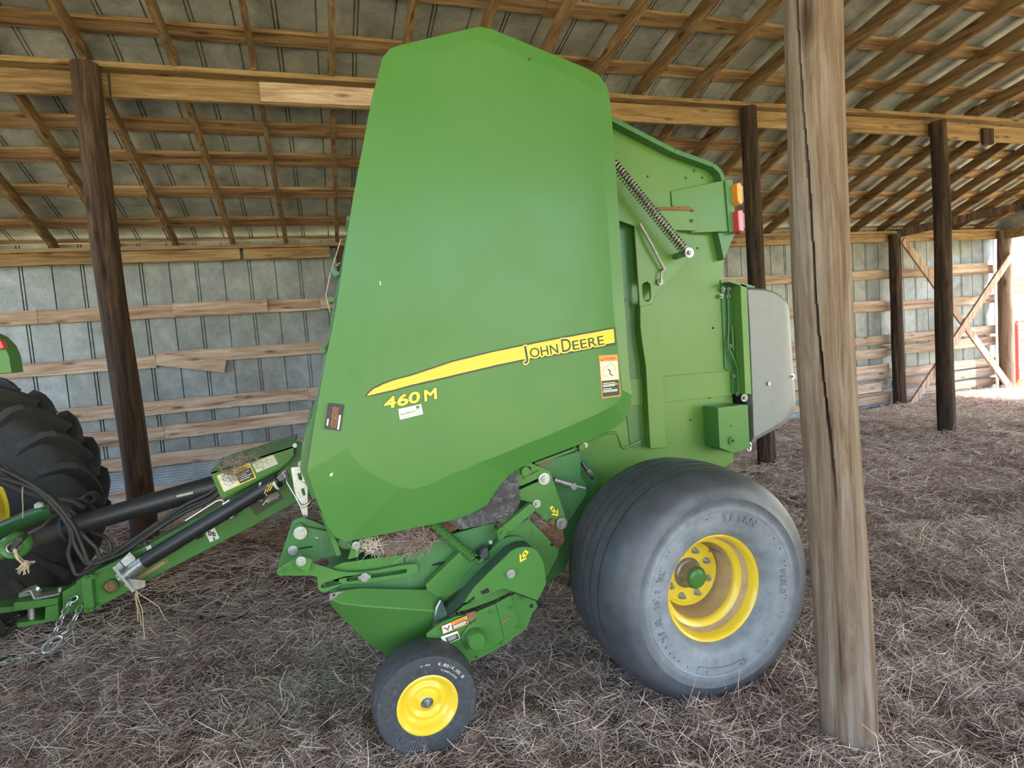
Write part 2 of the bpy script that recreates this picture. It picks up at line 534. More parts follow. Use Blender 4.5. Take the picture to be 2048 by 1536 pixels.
# ------------------------------------------------------------------ ground
_ph = RNG.uniform(0, 6.28, (14, 2)); _dr = RNG.uniform(0, PI, 14); _fr = np.geomspace(0.9, 16, 14)
def height(x, y):
    x = np.asarray(x, float); y = np.asarray(y, float)
    h = 0.34 * np.exp(-((x + 1.75) ** 2 + (y - 5.45) ** 2) / (2 * 0.62 ** 2))
    h = h + 0.05 * np.exp(-((x - 1.69) ** 2 + (y - 1.6) ** 2) / (2 * 0.16 ** 2))
    h = h + 0.04 * np.exp(-((x - 1.0) ** 2 + (y - 1.6) ** 2) / (2 * 0.35 ** 2))
    for k in range(14):
        a = _dr[k] if k < 7 else 1.2 + 0.3 * math.sin(k)
        h = h + (0.020 / (1 + 0.35 * _fr[k])) * np.sin(_fr[k] * (x * math.cos(a) + y * math.sin(a) * 1.4) + _ph[k, 0])
    # trampled lumps and hollows
    for k in range(10):
        a = 0.55 + 0.9 * math.sin(2.3 * k); f = 9 + 3.1 * k
        h = h + 0.0062 * np.sin(f * (x * math.cos(a) + y * math.sin(a)) + 3 * np.sin(1.7 * x + k) + 2 * np.sin(2.1 * y - k))
    return h

def grid(name, xs, ys, hf, mat):
    X, Y = np.meshgrid(xs, ys)
    Z = hf(X, Y)
    v = np.stack([X.ravel(), Y.ravel(), Z.ravel()], 1)
    nx, ny = len(xs), len(ys)
    i = np.arange((nx - 1) * (ny - 1)); r, c = i // (nx - 1), i % (nx - 1)
    a = r * nx + c
    f = np.stack([a, a + 1, a + nx + 1, a + nx], 1)
    me = bpy.data.meshes.new(name)
    me.from_pydata(v.tolist(), [], f.tolist())
    me.polygons.foreach_set('use_smooth', [True] * len(me.polygons))
    me.materials.append(MT[mat])
    o = bpy.data.objects.new(name, me); COL.objects.link(o)
    return o
struct(grid('floor', np.concatenate([np.arange(-8, -2.5, 0.12), np.arange(-2.5, 5.5, 0.03), np.arange(5.5, 12.6, 0.07)]), np.concatenate([np.arange(0.2, 4.5, 0.03), np.arange(4.5, 8.02, 0.05)]), height, 'floor'))
b = MB()
b.add([(-60, -60, -0.16), (60, -60, -0.16), (60, 60, -0.16), (-60, 60, -0.16)], [(0, 1, 2, 3)])
fld = struct(obj('ground', b, 'field', smooth=0))

# ------------------------------------------------------------------ wall and roof sheets
def ribbed(x0, x1, pair0, period, gap, depth):
    """(x, offset) profile of sheet metal with double and single ribs"""
    P = [(x0, 0)]
    k = math.ceil((x0 - pair0) / period)
    xs = []
    while pair0 + k * period < x1:
        c = pair0 + k * period
        xs += [c - gap / 2, c + gap / 2, c + period / 2]
        k += 1
    for c in sorted(xs):
        if c - 0.01 > x0 and c + 0.01 < x1:
            P += [(c - 0.0065, 0), (c - 0.004, depth), (c + 0.004, depth), (c + 0.0065, 0)]
    P.append((x1, 0))
    return P
XL, XR = -6.6, 12.45
b = MB()
pr = ribbed(XL, XR, -0.20, 0.585, 0.03, 0.022)
n = len(pr)
b.add([(x, 7.84 + d, 0.44) for x, d in pr] + [(x, 7.84 + d, 3.12) for x, d in pr], [(i, i + 1, n + i + 1, n + i) for i in range(n - 1)])
struct(obj('wall_back', b, 'wallmetal', smooth=0))
b = MB()
m = 160; zs = [0.0 - 0.05 + 0.52 * i / m for i in range(m + 1)]
vs = []; fs = []
for i, z in enumerate(zs):
    d = 0.006 * math.sin(2 * PI * z / 0.032)
    vs += [(XL, 7.83 + d, z), (XR, 7.83 + d, z)]
    if i: fs.append((2 * i - 2, 2 * i - 1, 2 * i + 1, 2 * i))
b.add(vs, fs)
struct(obj('wall_back', b, 'lowmetal', smooth=60))

M1, Z1, Y1 = 0.408, 3.02, 7.8          # rear slope: underside of the rafters
M2, Z2, Y2 = 0.19, 4.03, 5.4           # front slope, flatter
def zr(y, front, off=0.0):
    return (Z2 + M2 * (Y2 - y) if front else Z1 + M1 * (Y1 - y)) + off
b = MB()
pr = ribbed(XL, 12.75, -0.12, 0.61, 0.03, 0.022)
n = len(pr)
for front, ya, yb in ((False, 5.258, 8.12), (True, 0.0, 5.258)):
    o_ = 0.178
    b.add([(x, ya, zr(ya, front, o_ + d)) for x, d in pr] + [(x, yb, zr(yb, front, o_ + d)) for x, d in pr], [(i, i + 1, n + i + 1, n + i) for i in range(n - 1)])
# unseen slope past the ridge, behind the viewer, added to cut front sky light
zrg = zr(0.0, True, 0.178)
b.add([(x, 0.0, zrg + d) for x, d in pr] + [(x, -5.0, 4.15 + d) for x, d in pr], [(i, i + 1, n + i + 1, n + i) for i in range(n - 1)])
struct(obj('ceiling', b, 'roofmetal', smooth=0))

def slope_bar(x, w, ya, yb, front, off0, off1):
    b = MB()
    v = []
    for xx in (x - w / 2, x + w / 2):
        for yy in (ya, yb):
            for o_ in (off0, off1):
                v.append((xx, yy, zr(yy, front, o_)))
    b.add(v, [(0, 1, 3, 2), (4, 6, 7, 5), (0, 4, 5, 1), (2, 3, 7, 6), (0, 2, 6, 4), (1, 5, 7, 3)])
    return b

ORD = ['first', 'second', 'third', 'fourth', 'fifth', 'sixth', 'seventh', 'eighth', 'ninth', 'tenth']
ANC = [(-1.52, 'the left inner pole'), (4.62, 'the pole behind the rear lights'), (7.45, 'the far dark pole'), (12.33, 'the corner pole')]
def rlab(x, front):
    a, nm = min(ANC, key=lambda t: abs(t[0] - x))
    k = int(abs(x - a) / 0.61)
    return 'brown %s slope rafter, %s %s of %s' % ('front' if front else 'rear', ORD[min(k, 9)], 'right' if x > a else 'left', nm)
for front, lab, grp in ((False, 'narrow brown rafter on the steep rear roof slope, running down to the wall plate', 'rafters of the rear roof slope'),
                        (True, 'narrow brown rafter on the front roof slope, resting on the inner beam', 'rafters of the front roof slope')):
    proto = None
    for k in range(-9, 21):
        x = 0.29 + 0.61 * k
        if proto is None:
            bb = slope_bar(x, 0.042, 0.02 if front else 5.32, 5.52 if front else 7.82, front, 0.0, 0.14)
            proto = tag(obj('rafter', bb, 'raft', smooth=0, bevel=0.002), rlab(x, front), 'rafter', grp)
            x00 = x; base = proto.location.copy()
        else:
            c = proto.copy(); COL.objects.link(c)
            c['label'] = rlab(x, front)
            c.location = base + Vector((x - x00 + random.uniform(-0.012, 0.012), 0, random.uniform(-0.003, 0.003)))
            c.rotation_euler.z = random.uniform(-0.004, 0.004)

def purlin(y, front, w=0.155, t=0.028):
    s = M2 if front else M1
    a = math.atan(s); b = MB()
    x = XL + 0.05
    while x < 12.6:
        L = random.choice((3.66, 4.27, 4.88)); x2 = min(12.6, x + L)
        dz = random.uniform(-0.002, 0.002); dy = random.uniform(-0.012, 0.012)
        n_ = int((x2 - x) / 0.15) + 2
        vs = []
        for i in range(n_):
            xx = x + (x2 - 0.003 - x) * i / (n_ - 1)
            w1 = w / 2 + random.uniform(-0.004, 0.004); w2 = w / 2 + random.uniform(-0.004, 0.004)
            for s_, tt in ((-w1, 0), (w2, 0), (w2, t), (-w1, t)):
                yy = y + dy + s_ * math.cos(a)
                vs.append((xx, yy, zr(y + dy, front, 0.1405) - s_ * math.sin(a) + tt + dz))
        fs = []
        for i in range(n_ - 1):
            for k in range(4):
                fs.append((4 * i + k, 4 * i + (k + 1) % 4, 4 * i + 4 + (k + 1) % 4, 4 * i + 4 + k))
        fs += [(3, 2, 1, 0), tuple(4 * (n_ - 1) + k for k in range(4))]
        b.add(vs, fs)
        x = x2
    return b
names = ['first', 'second', 'third', 'fourth', 'fifth', 'sixth', 'seventh', 'eighth', 'ninth']
for i, y in enumerate([7.94, 7.53, 7.02, 6.54, 6.13]):
    tag(obj('purlin', purlin(y, False), 'purl', smooth=0), 'rough sawn purlin board across the rear roof slope, %s row up from the wall' % names[i], 'purlin')
for i, y in enumerate([5.18, 4.57, 3.96, 3.35, 2.74, 2.1, 1.5, 0.9]):
    tag(obj('purlin', purlin(y, True), 'purl', smooth=0), 'rough sawn purlin board across the front roof slope, %s row forward of the inner beam' % names[i], 'purlin')

def board(name, x0, x1, y0, y1, z0, z1, mat, label, cat, tilt=0.0, group=None, wob=0.004):
    """sawn board along X with slightly uneven edges"""
    b = MB(); n_ = max(3, int((x1 - x0) / 0.12)); vs = []; fs = []
    for i in range(n_):
        t = i / (n_ - 1); x = x0 + (x1 - x0) * t; dz = tilt * (t - 0.5)
        u, v = random.uniform(-wob, wob), random.uniform(-wob, wob)
        vs += [(x, y0, z0 + dz + u), (x, y1, z0 + dz + u), (x, y1, z1 + dz + v), (x, y0, z1 + dz + v)]
    for i in range(n_ - 1):
        for k in range(4):
            fs.append((4 * i + k, 4 * i + 4 + k, 4 * i + 4 + (k + 1) % 4, 4 * i + (k + 1) % 4))
    fs += [(0, 1, 2, 3), tuple(4 * (n_ - 1) + k for k in (3, 2, 1, 0))]
    b.add(vs, fs)
    return tag(obj(name, b, mat, smooth=0), label, cat, group)

# girts on the back wall
rows = [(2.31, .15, 'top'), (1.74, .15, 'second'), (1.17, .16, 'third'), (0.89, .165, 'fourth'), (0.55, .15, 'fifth'), (0.17, .14, 'lowest')]
cuts = {0: [-6.6, -3.0, 0.0, 4.6, 9.6, 12.3], 1: [-6.6, -1.9, 2.4, 6.6, 12.3], 2: [-6.6, -2.2, -0.25, 4.2, 7.9, 12.3],
        3: [-6.6, -1.9, -0.25, 3.9, 9.5, 12.3], 4: [-6.6, -2.9, -0.6, 4.3, 8.6, 12.3], 5: [-6.6, -1.4, 3.5, 7.6, 12.3]}
words = ['far left', 'left', 'middle', 'right', 'far right', 'corner']
for r, (z, h, nm) in enumerate(rows):
    c = cuts[r]
    for i in range(len(c) - 1):
        dz = (0.06 if (r == 3 and c[i] > 3) else 0) + random.uniform(-0.015, 0.015)
        board('wall_girt', c[i], c[i + 1] - 0.004, 7.775, 7.815, z + dz - h / 2, z + dz + h / 2, 'girt',
              'pale weathered girt board on the back wall, %s row, %s length' % (nm, words[i]), 'board', random.uniform(-0.02, 0.02))
board('wall_girt', 4.4, 9.5, 7.775, 7.815, 0.285, 0.435, 'girt', 'pale girt board on the right half of the back wall, just above the lowest row', 'board')
board('wall_girt', 9.7, 12.25, 7.775, 7.815, 0.29, 0.44, 'girt', 'pale girt board behind the crossed braces, just above the lowest row', 'board')
X = 'short pale board nailed over the '
for (x0, x1, z0, z1, lb) in [(10.9, 12.05, 2.27, 2.43, 'top girt between the crossed braces'), (8.35, 9.48, 1.69, 1.86, 'second girt left of the dark wall pole'),
                             (8.7, 9.5, 0.60, 0.74, 'fifth girt left of the dark wall pole'), (7.75, 9.3, 0.26, 0.42, 'low girt beside the big front pole'),
                             (8.45, 9.5, 0.05, 0.2, 'lowest girt left of the dark wall pole'),
                             (-1.65, -0.62, 2.24, 2.39, 'top girt right of the left inner pole')]:
    board('nailed_board', x0, x1, 7.73, 7.773, z0, z1, 'girt', X + lb, 'board')
b = MB(); b.bar((-1.887, 7.758, 1.753), (-1.165, 7.758, 1.600), 0.145, 0.03)
tag(obj('loose_board', b, 'girt', smooth=0), 'split board hanging askew over the second girt, right of the left inner pole', 'board')

# wall plate
for x0, x1, lb in [(-6.6, -2.18, 'far left'), (-2.17, -0.86, 'just right of the left inner pole'), (-0.82, 0.18, 'short piece left of the baler'), (0.5, 4.9, 'behind the baler'), (4.92, 8.6, 'behind the big front pole'), (8.61, 12.3, 'above the crossed braces')]:
    board('wall_plate', x0, x1, 7.69, 7.73, 2.868, 3.0, 'beam', 'orange-brown plate board along the wall top, ' + lb, 'board')
board('wall_plate', -6.6, 12.3, 7.655, 7.825, 3.003, 3.045, 'beam', 'long flat timber capping the back wall under the rafter feet', 'beam', wob=0.001)

# inner beam: boards nailed on the rear of the poles
for x0, x1, lb in [(-6.6, -1.42, 'left of the left inner pole'), (-1.4, 1.5, 'left part above the baler'), (1.51, 4.72, 'ending at the middle inner pole'), (4.74, 7.35, 'behind the big front pole')]:
    board('inner_beam', x0, x1, 5.40, 5.44, 3.79, 3.968, 'beam', 'yellowish lower board of the inner beam, ' + lb, 'beam', wob=0.001)
board('inner_beam', 7.36, 12.4, 5.40, 5.44, 3.74, 3.935, 'beam', 'yellowish lower board of the inner beam, right of the far dark pole, sagging', 'beam', -0.06)
board('inner_beam', -6.6, 12.5, 5.335, 5.52, 3.99, 4.03, 'beam', 'long flat cap timber on the inner beam carrying the rafters', 'beam', wob=0.001)
board('beam_splice', -0.31, 0.69, 5.365, 5.398, 3.80, 3.955, 'girt', 'light new-looking splice board on the inner beam, left of the baler top', 'board')
board('beam_splice', 8.33, 8.52, 5.36, 5.398, 3.70, 3.90, 'post_d', 'small dark block on the inner beam, right of the far dark pole', 'board')

# poles
def pole(x, y, z0, z1, r0, r1, mat, label, lean=(0, 0), seed=0, crack=False, n=28, m=46):
    rg = random.Random(seed)
    a1, a2, a3 = (rg.uniform(0, 6.28) for _ in range(3))
    b = MB(); vs = []; fs = []
    for i in range(m + 1):
        t = i / m; z = z0 + (z1 - z0) * t
        cx = x + lean[0] * t + 0.008 * math.sin(z * 2.1 + a1); cy = y + lean[1] * t + 0.008 * math.sin(z * 1.7 + a2)
        r = r0 + (r1 - r0) * t
        for k in range(n):
            a = 2 * PI * k / n
            rr = r * (1 + 0.02 * math.sin(3 * a + a3 + z) + 0.012 * math.sin(7 * a + z * 1.3 + a2) + 0.015 * math.sin(z * 5 + 2 * a + a1))
            if crack:
                ca = 3.98 - 0.34 * (z - 0.9) + 0.03 * math.sin(z * 7)
                d = abs((a - ca + PI) % (2 * PI) - PI)
                if d < 0.03 and 0.85 < z < 4.4: rr -= 0.035 * min(1, (z - 0.85) * 2)
            vs.append((cx + rr * math.cos(a), cy + rr * math.sin(a), z))
    for i in range(m):
        for k in range(n):
            fs.append((i * n + k, i * n + (k + 1) % n, (i + 1) * n + (k + 1) % n, (i + 1) * n + k))
    fs.append(tuple(m * n + k for k in range(n)))
    b.add(vs, fs)
    return tag(obj('wooden_pole', b, mat, smooth=50), label, 'pole')
pole(1.715, 1.62, -0.12, 4.72, 0.097, 0.086, 'post', 'big round weathered pole with a long crack, standing in the right foreground', (-0.035, 0), 1, True, 180, 90)
pole(-1.52, 5.28, 0.1, 3.98, 0.098, 0.095, 'post_d', 'dark round pole on the left, between tractor wheel and baler, holding the inner beam', (-0.02, 0.02), 2)
pole(4.62, 5.30, -0.15, 3.95, 0.10, 0.085, 'post_d', 'dark round pole behind the rear lights of the baler', (-0.02, 0), 3)
pole(7.45, 5.30, -0.15, 3.92, 0.10, 0.088, 'post_d', 'dark round pole standing free right of the big front pole', (0.0, 0), 4)
pole(9.58, 7.62, -0.15, 2.98, 0.105, 0.09, 'post_d', 'dark brown wall pole left of the crossed braces', (0, 0), 5)
pole(12.33, 7.62, -0.15, 3.0, 0.12, 0.11, 'post', 'reddish corner pole at the open right end', (0, 0), 6)
pole(0.33, 7.66, -0.15, 2.98, 0.10, 0.09, 'post_d', 'dark wall pole just behind the left edge of the baler', (0, 0), 8)
pole(1.62, 5.30, -0.15, 3.95, 0.10, 0.085, 'post_d', 'dark pole standing behind the baler', (0, 0), 9)
for i, x in enumerate((-4.5, -1.5, 1.5, 4.6, 7.6, 10.6)):
    pole(x, -4.85, -0.1, 4.14, 0.11, 0.1, 'post_d', '%s pole from the left along the open front behind the viewer' % ORD[i], (0, 0), 20 + i, m=20, n=16)

# gable end
b = MB(); b.box(12.22, 12.27, 1.4, 7.5, 2.83, 2.99)
tag(obj('gable_header', b, 'beam', smooth=0, bevel=0.003), 'reddish timber header across the top of the open right end', 'beam')
b = MB(); b.bar((9.7, 7.66, 3.0), (12.9, 6.55, 3.48), 0.14, 0.04)
tag(obj('roof_brace', b, 'post_d', smooth=0), 'long dark brace board slanting under the rafters near the right corner', 'brace')
b = MB(); b.bar((9.62, 7.50, 2.86), (12.22, 7.50, 0.05), 0.13, 0.035)
tag(obj('wall_brace', b, 'brace', smooth=0), 'diagonal brace board falling from the dark wall pole to the corner foot', 'brace')
b = MB(); b.bar((12.28, 7.455, 2.55), (9.62, 7.455, -0.02), 0.13, 0.035)
tag(obj('wall_brace', b, 'brace', smooth=0), 'diagonal brace board rising to the corner pole, crossing in front', 'brace')

gb = MB()
gy_ = [-5.0, 0.0, 5.258, 7.85]; gt = [4.15, zr(0.0, True, 0.178), zr(5.258, True, 0.178), zr(7.85, False, 0.178)]
gb.add([(12.42, y, 2.9) for y in gy_] + [(12.42, y, z) for y, z in zip(gy_, gt)], [(i, i + 1, 5 + i, 4 + i) for i in range(3)])
struct(obj('wall_right', gb, 'roofmetal', smooth=0))
# outside the open end
g = thing('pipe_gate', (13.0, 7.75, 0.0), 'red pipe gate outside the open right end', 'gate')
b = MB()
b.tube([(12.86, 7.76, -0.05), (12.86, 7.76, 1.2), (12.90, 7.77, 1.26), (13.0, 7.80, 1.28), (16, 8.0, 1.28)], 0.035, 10)
b.tube([(12.86, 7.76, 0.12), (16, 8.0, 0.12)], 0.03, 8)
obj('gate_frame', b, 'gatered', g)
for k in range(5):
    b = MB(); z = 0.30 + 0.2 * k
    b.tube([(12.87, 7.765, z), (16, 8.0, z)], 0.018, 8)
    obj('gate_rail', b, 'gatered', g)
g = thing('hay_rack', (15.0, 9.0, 0.0), 'dark stand with yellow slats beyond the red gate', 'rack')
b = MB(); b.tube([(14.6, 9.0, -0.05), (14.6, 9.0, 2.3)], 0.03, 8); b.tube([(14.6, 9.0, 2.2), (17, 9.0, 2.2)], 0.02, 6)
obj('stand', b, 'black', g)
for k in range(3):
    b = MB(); b.box(14.62, 17, 8.98, 9.0, 1.85 + .13 * k, 1.93 + .13 * k); obj('slat', b, 'decal_y', g)
def blades(name, pts, hmin, hmax, mat, label, cat, n, spread):
    b = MB()
    for i in range(n):
        x, y = pts[0] + random.gauss(0, spread[0]), pts[1] + random.gauss(0, spread[1])
        h = random.uniform(hmin, hmax); a = random.uniform(0, 6.28); l = random.uniform(0.2, 0.7) * h; w = 0.005
        b.add([(x - w, y, 0), (x + w, y, 0), (x + l * .4 * math.cos(a) + w * .6, y + l * .4 * math.sin(a), h * .6), (x + l * .4 * math.cos(a) - w * .6, y + l * .4 * math.sin(a), h * .6), (x + l * math.cos(a), y + l * math.sin(a), h)],
              [(0, 1, 2, 3), (3, 2, 4)])
    return tag(obj(name, b, mat, smooth=0), label, cat, None, 'stuff')
MT['weed'] = flat('green_weed', (0.20, 0.38, 0.05), 0.6)
blades('grass_tufts', (12.75, 7.5), 0.05, 0.22, 'weed', 'green grass tufts growing at the foot of the corner pole', 'grass', 500, (0.3, 0.35))

# ------------------------------------------------------------------ the baler
BAL = thing('round_baler', (0.9, 3.3, 0.0), 'large green round hay baler with yellow wheels and a tall smooth side shield', 'baler')
def part(name, b, mat, parent=None, bevel=0.0, smooth=30, label=None, bang=35):
    return obj(name, b, mat, parent or BAL, smooth, bevel, label, bang)

def pillow(outer, inner, yo, yi, yb):
    """pressed shield: flat raised middle, sloping rim, folded edge"""
    n = len(outer); b = MB()
    yo_ = yo if isinstance(yo, (list, tuple)) else [yo] * n
    v = [(x, y, z) for (x, z), y in zip(outer, yo_)] + [(x, yi, z) for x, z in inner] + [(x, yb, z) for x, z in outer]
    f = []
    for i in range(n):
        j = (i + 1) % n
        f.append((i, j, n + j, n + i)); f.append((2 * n + i, 2 * n + j, j, i))
    f.append(tuple(range(n, 2 * n)))
    for a, c, d in tessellate_polygon([[Vector((x, z, 0)) for x, z in outer]]):
        f.append((2 * n + a, 2 * n + d, 2 * n + c))
    b.add(v, f)
    return b

YO, YI = 2.398, 2.37
OUT = [(0.272, 2.613), (0.309, 2.716), (0.325, 2.764), (0.358, 2.801), (0.403, 2.820), (0.691, 2.907), (0.739, 2.919), (0.789, 2.913), (1.208, 2.785), (1.268, 2.759), (1.307, 2.715), (1.317, 2.656), (1.325, 2.446), (1.328, 1.857), (1.328, 1.719), (1.329, 1.450), (1.336, 1.320), (1.329, 1.262), (1.301, 1.210), (1.244, 1.177), (1.059, 1.122), (0.825, 1.071), (0.755, 1.051), (0.712, 1.028), (0.662, 0.984), (0.604, 0.915), (0.522, 0.884), (0.433, 0.873), (0.185, 0.864), (0.004, 0.859), (-0.032, 0.886), (-0.057, 0.936), (-0.085, 1.036), (-0.112, 1.164), (-0.063, 1.364), (-0.009, 1.568), (0.046, 1.751), (0.164, 2.230)]
INN = [(0.489, 2.607), (0.521, 2.711), (0.536, 2.747), (0.551, 2.779), (0.569, 2.796), (0.680, 2.849), (0.726, 2.860), (0.768, 2.854), (1.163, 2.727), (1.214, 2.700), (1.245, 2.663), (1.258, 2.614), (1.262, 2.430), (1.264, 1.854), (1.262, 1.719), (1.276, 1.456), (1.283, 1.351), (1.268, 1.313), (1.227, 1.283), (1.134, 1.252), (0.885, 1.184), (0.766, 1.155), (0.673, 1.130), (0.582, 1.110), (0.515, 1.091), (0.449, 1.077), (0.405, 1.060), (0.340, 1.044), (0.288, 1.039), (0.238, 1.055), (0.172, 1.096), (0.108, 1.149), (0.064, 1.201), (0.053, 1.247), (0.086, 1.351), (0.149, 1.549), (0.204, 1.729), (0.360, 2.220)]
nO = len(OUT)
yo = [YO] * nO
for i in range(13): yo[i] = 2.378
for i in range(13, 17): yo[i] = 2.385
yo[0] = 2.376; yo[-1] = 2.378; yo[-2] = 2.384; yo[-3] = 2.388; yo[-4] = 2.394
b = pillow(OUT, INN, yo, YI, 2.49)
me_p = part('side_shield', b, 'green', bevel=0.010, smooth=60, bang=3)
# latch recess, bolt marks, scuffs
q = quad_frame([(-0.007, 1.426), (0.052, 1.414), (0.028, 1.311), (-0.032, 1.328)])
lt = part('latch_pocket', plateq(MB(), q, 0, 0, 1, 1, 2.373, 0.03), 'black_d', me_p)
b = MB(); plateq(b, q, 0.32, 0.12, 0.72, 0.9, 2.370, 0.003); part('latch_handle', b, 'mudgrass', me_p)
b = MB(); plateq(b, q, 0.78, 0.4, 0.9, 0.95, 2.371, 0.002); plateq(b, q, 0.1, 0.6, 0.2, 0.85, 2.371, 0.002); part('latch_clip', b, 'steel', me_p)
b = MB(); q = quad_frame([(0.285, 2.546), (0.289, 2.546), (0.287, 2.523), (0.283, 2.523)]); plateq(b, q, 0, 0, 1, 1, 2.388); part('bolt_mark', b, 'hollow', me_p)
b = MB(); q = quad_frame([(0.938, 2.802), (0.946, 2.803), (0.946, 2.795), (0.937, 2.794)]); plateq(b, q, 0, 0, 1, 1, 2.3685); part('bolt_mark', b, 'hollow', me_p)
for c4 in ([(-0.026, 1.147), (-0.014, 1.148), (-0.020, 1.137), (-0.029, 1.136)], [(0.233, 1.890), (0.237, 1.892), (0.237, 1.876), (0.233, 1.874)]):
    b = MB(); plateq(b, quad_frame(c4), 0, 0, 1, 1, 2.382 if c4[0][0] < 0.1 else 2.3685); part('paint_chip', b, 'cream', me_p)

# stripe decal with the maker's name
b = MB().prism([(0.137, 1.437), (0.135, 1.442), (0.145, 1.454), (0.166, 1.470), (0.208, 1.487), (0.252, 1.498), (0.320, 1.510), (0.410, 1.531), (0.502, 1.553), (0.692, 1.582), (0.940, 1.611), (1.260, 1.642), (1.266, 1.638), (1.265, 1.566), (1.257, 1.560), (1.038, 1.539), (0.784, 1.521), (0.686, 1.509), (0.543, 1.490), (0.405, 1.470), (0.315, 1.459), (0.249, 1.448), (0.172, 1.438)], 2.3684, 2.3696)
dk = part('stripe_decal_border', b, 'decal_k', me_p)
b = MB().prism([(0.142, 1.441), (0.150, 1.450), (0.170, 1.465), (0.210, 1.480), (0.253, 1.492), (0.319, 1.503), (0.410, 1.524), (0.502, 1.546), (0.691, 1.575), (0.940, 1.603), (1.255, 1.634), (1.256, 1.572), (1.038, 1.549), (0.784, 1.529), (0.687, 1.518), (0.544, 1.498), (0.406, 1.479), (0.316, 1.467), (0.250, 1.455), (0.177, 1.445)], 2.3676, 2.3682)
part('stripe_decal', b, 'stripe', me_p)
def letters(txt, p0, p1, h, y, mats, parent, offs, name, shear=0.0):
    """each character its own outline so swollen backings never cross themselves"""
    cu = bpy.data.curves.new('probe', 'FONT'); to = bpy.data.objects.new('probe', cu); COL.objects.link(to)
    def ext(t):
        cu.body = t; cu.size = 1.0
        dg = bpy.context.evaluated_depsgraph_get(); dg.update()
        me = bpy.data.meshes.new_from_object(to.evaluated_get(dg))
        xs = [v.co.x for v in me.vertices]; bpy.data.meshes.remove(me)
        return min(xs), max(xs)
    x0, x1 = ext(txt)
    spans = []
    for i, ch in enumerate(txt):
        a, c = ext(ch); e = ext(txt[:i + 1])[1]
        spans.append(((e - (c - a) - x0) / (x1 - x0), (e - x0) / (x1 - x0)))
    bpy.data.objects.remove(to); bpy.data.curves.remove(cu)
    P0, P1 = Vector(p0), Vector(p1)
    for k, (mt, of) in enumerate(zip(mats, offs)):
        b = MB()
        for ch, (u, v) in zip(txt, spans):
            text_mb(ch, tuple(P0.lerp(P1, u)), tuple(P0.lerp(P1, v)), h, (y[k] if isinstance(y, tuple) else y - 0.0004 * k), 0.0001, of, shear, mb=b)
        part(name, b, mt, parent, smooth=0)
BL = [(0.812, 1.530), (0.833, 1.532), (0.845, 1.535), (0.977, 1.546), (0.996, 1.548), (1.040, 1.551), (1.048, 1.553), (1.203, 1.567)]
for s_, a_, c_, h_ in (('J', 0, 1, 0.056), ('OHN', 2, 3, 0.040), ('D', 4, 5, 0.056), ('EERE', 6, 7, 0.040)):
    letters(s_, BL[a_], BL[c_], h_, (2.36828, 2.3672, 2.3668), ('decal_k', 'decal_y', 'decal_k'), me_p, (0.0088, 0.0062, 0.0009), 'brand_lettering')
BL = [(0.209, 1.381), (0.353, 1.396), (0.371, 1.396), (0.426, 1.402)]
for s_, a_, c_ in (('460', 0, 1), ('M', 2, 3)):
    letters(s_, BL[a_], BL[c_], 0.042, 2.3688, ('decal_k', 'decal_y'), me_p, (0.0048, 0.0021), 'model_lettering', 0.12)
# dealer sticker
q = quad_frame([(0.260, 1.374), (0.354, 1.385), (0.359, 1.343), (0.263, 1.330)])
b = MB(); plateq(b, q, 0, 0, 1, 1, 2.3688); st = part('dealer_sticker', b, 'white', me_p)
b = text_mb('Sundance', q(.06, .66), q(.70, .62), 0.012, 2.3682, 0.0001); text_mb('INC.', q(.76, .5), q(.95, .5), 0.006, 2.3682, 0.0001, mb=b)
text_mb('807-324-8611   405-732-4911', q(.14, .9), q(.92, .88), 0.004, 2.3682, 0.0001, mb=b); part('sticker_lettering', b, 'decal_k', me_p, smooth=0)
b = MB(); plateq(b, q, .76, .08, .90, .34, 2.3682); part('sticker_emblem', b, 'green', me_p)
# warning label
def label_plate(c4, y, base, parent, blocks, texts=(), name='warning_label', lines=()):
    q = quad_frame(c4); b = MB(); plateq(b, q, 0, 0, 1, 1, y, 0.0008); root = part(name, b, base, parent, smooth=0)
    for mt, u0, v0, u1, v1 in blocks:
        b = MB(); plateq(b, q, u0, v0, u1, v1, y - 0.0004, 0.0003); part('label_field', b, mt, parent, smooth=0)
    for mt, tx, u0, v0, u1, v1, h in texts:
        part('label_lettering', text_mb(tx, q(u0, v0), q(u1, v1), h, y - 0.0009, 0.0001), mt, parent, smooth=0)
    for mt, w, pts in lines:
        b = MB()
        for a, c in zip(pts[:-1], pts[1:]):
            A, B_ = q(*a), q(*c); b.bar((A[0], y - 0.0008, A[1]), (B_[0], y - 0.0008, B_[1]), w, 0.0004)
        part('pictogram', b, mt, parent, smooth=0)
    return q
def rows_(u0, u1, vs, y, q, parent, mt, h=0.004):
    b = MB()
    for v, ue in vs:
        A, B_ = q(u0, v), q(ue, v); b.bar((A[0], y, A[1]), (B_[0], y, B_[1]), h, 0.0003)
    part('label_print', b, mt, parent, smooth=0)
q = label_plate([(1.172, 1.519), (1.267, 1.516), (1.269, 1.325), (1.174, 1.324)], 2.3684, 'orange', me_p,
    [('cream', .04, .15, .96, .59), ('decal_k', .04, .60, .96, .975)], [('decal_k', 'WARNING', .24, .105, .87, .108, 0.008)],
    lines=[('decal_k', 0.0012, [(.12, .42), (.25, .28), (.42, .26), (.6, .19), (.85, .28), (.82, .34), (.74, .38)]), ('decal_k', 0.0012, [(.12, .47), (.3, .49), (.42, .51)]),
           ('decal_k', 0.005, [(.42, .34), (.54, .38), (.5, .44), (.66, .5)]), ('decal_k', 0.006, [(.11, .11), (.19, .11)])])
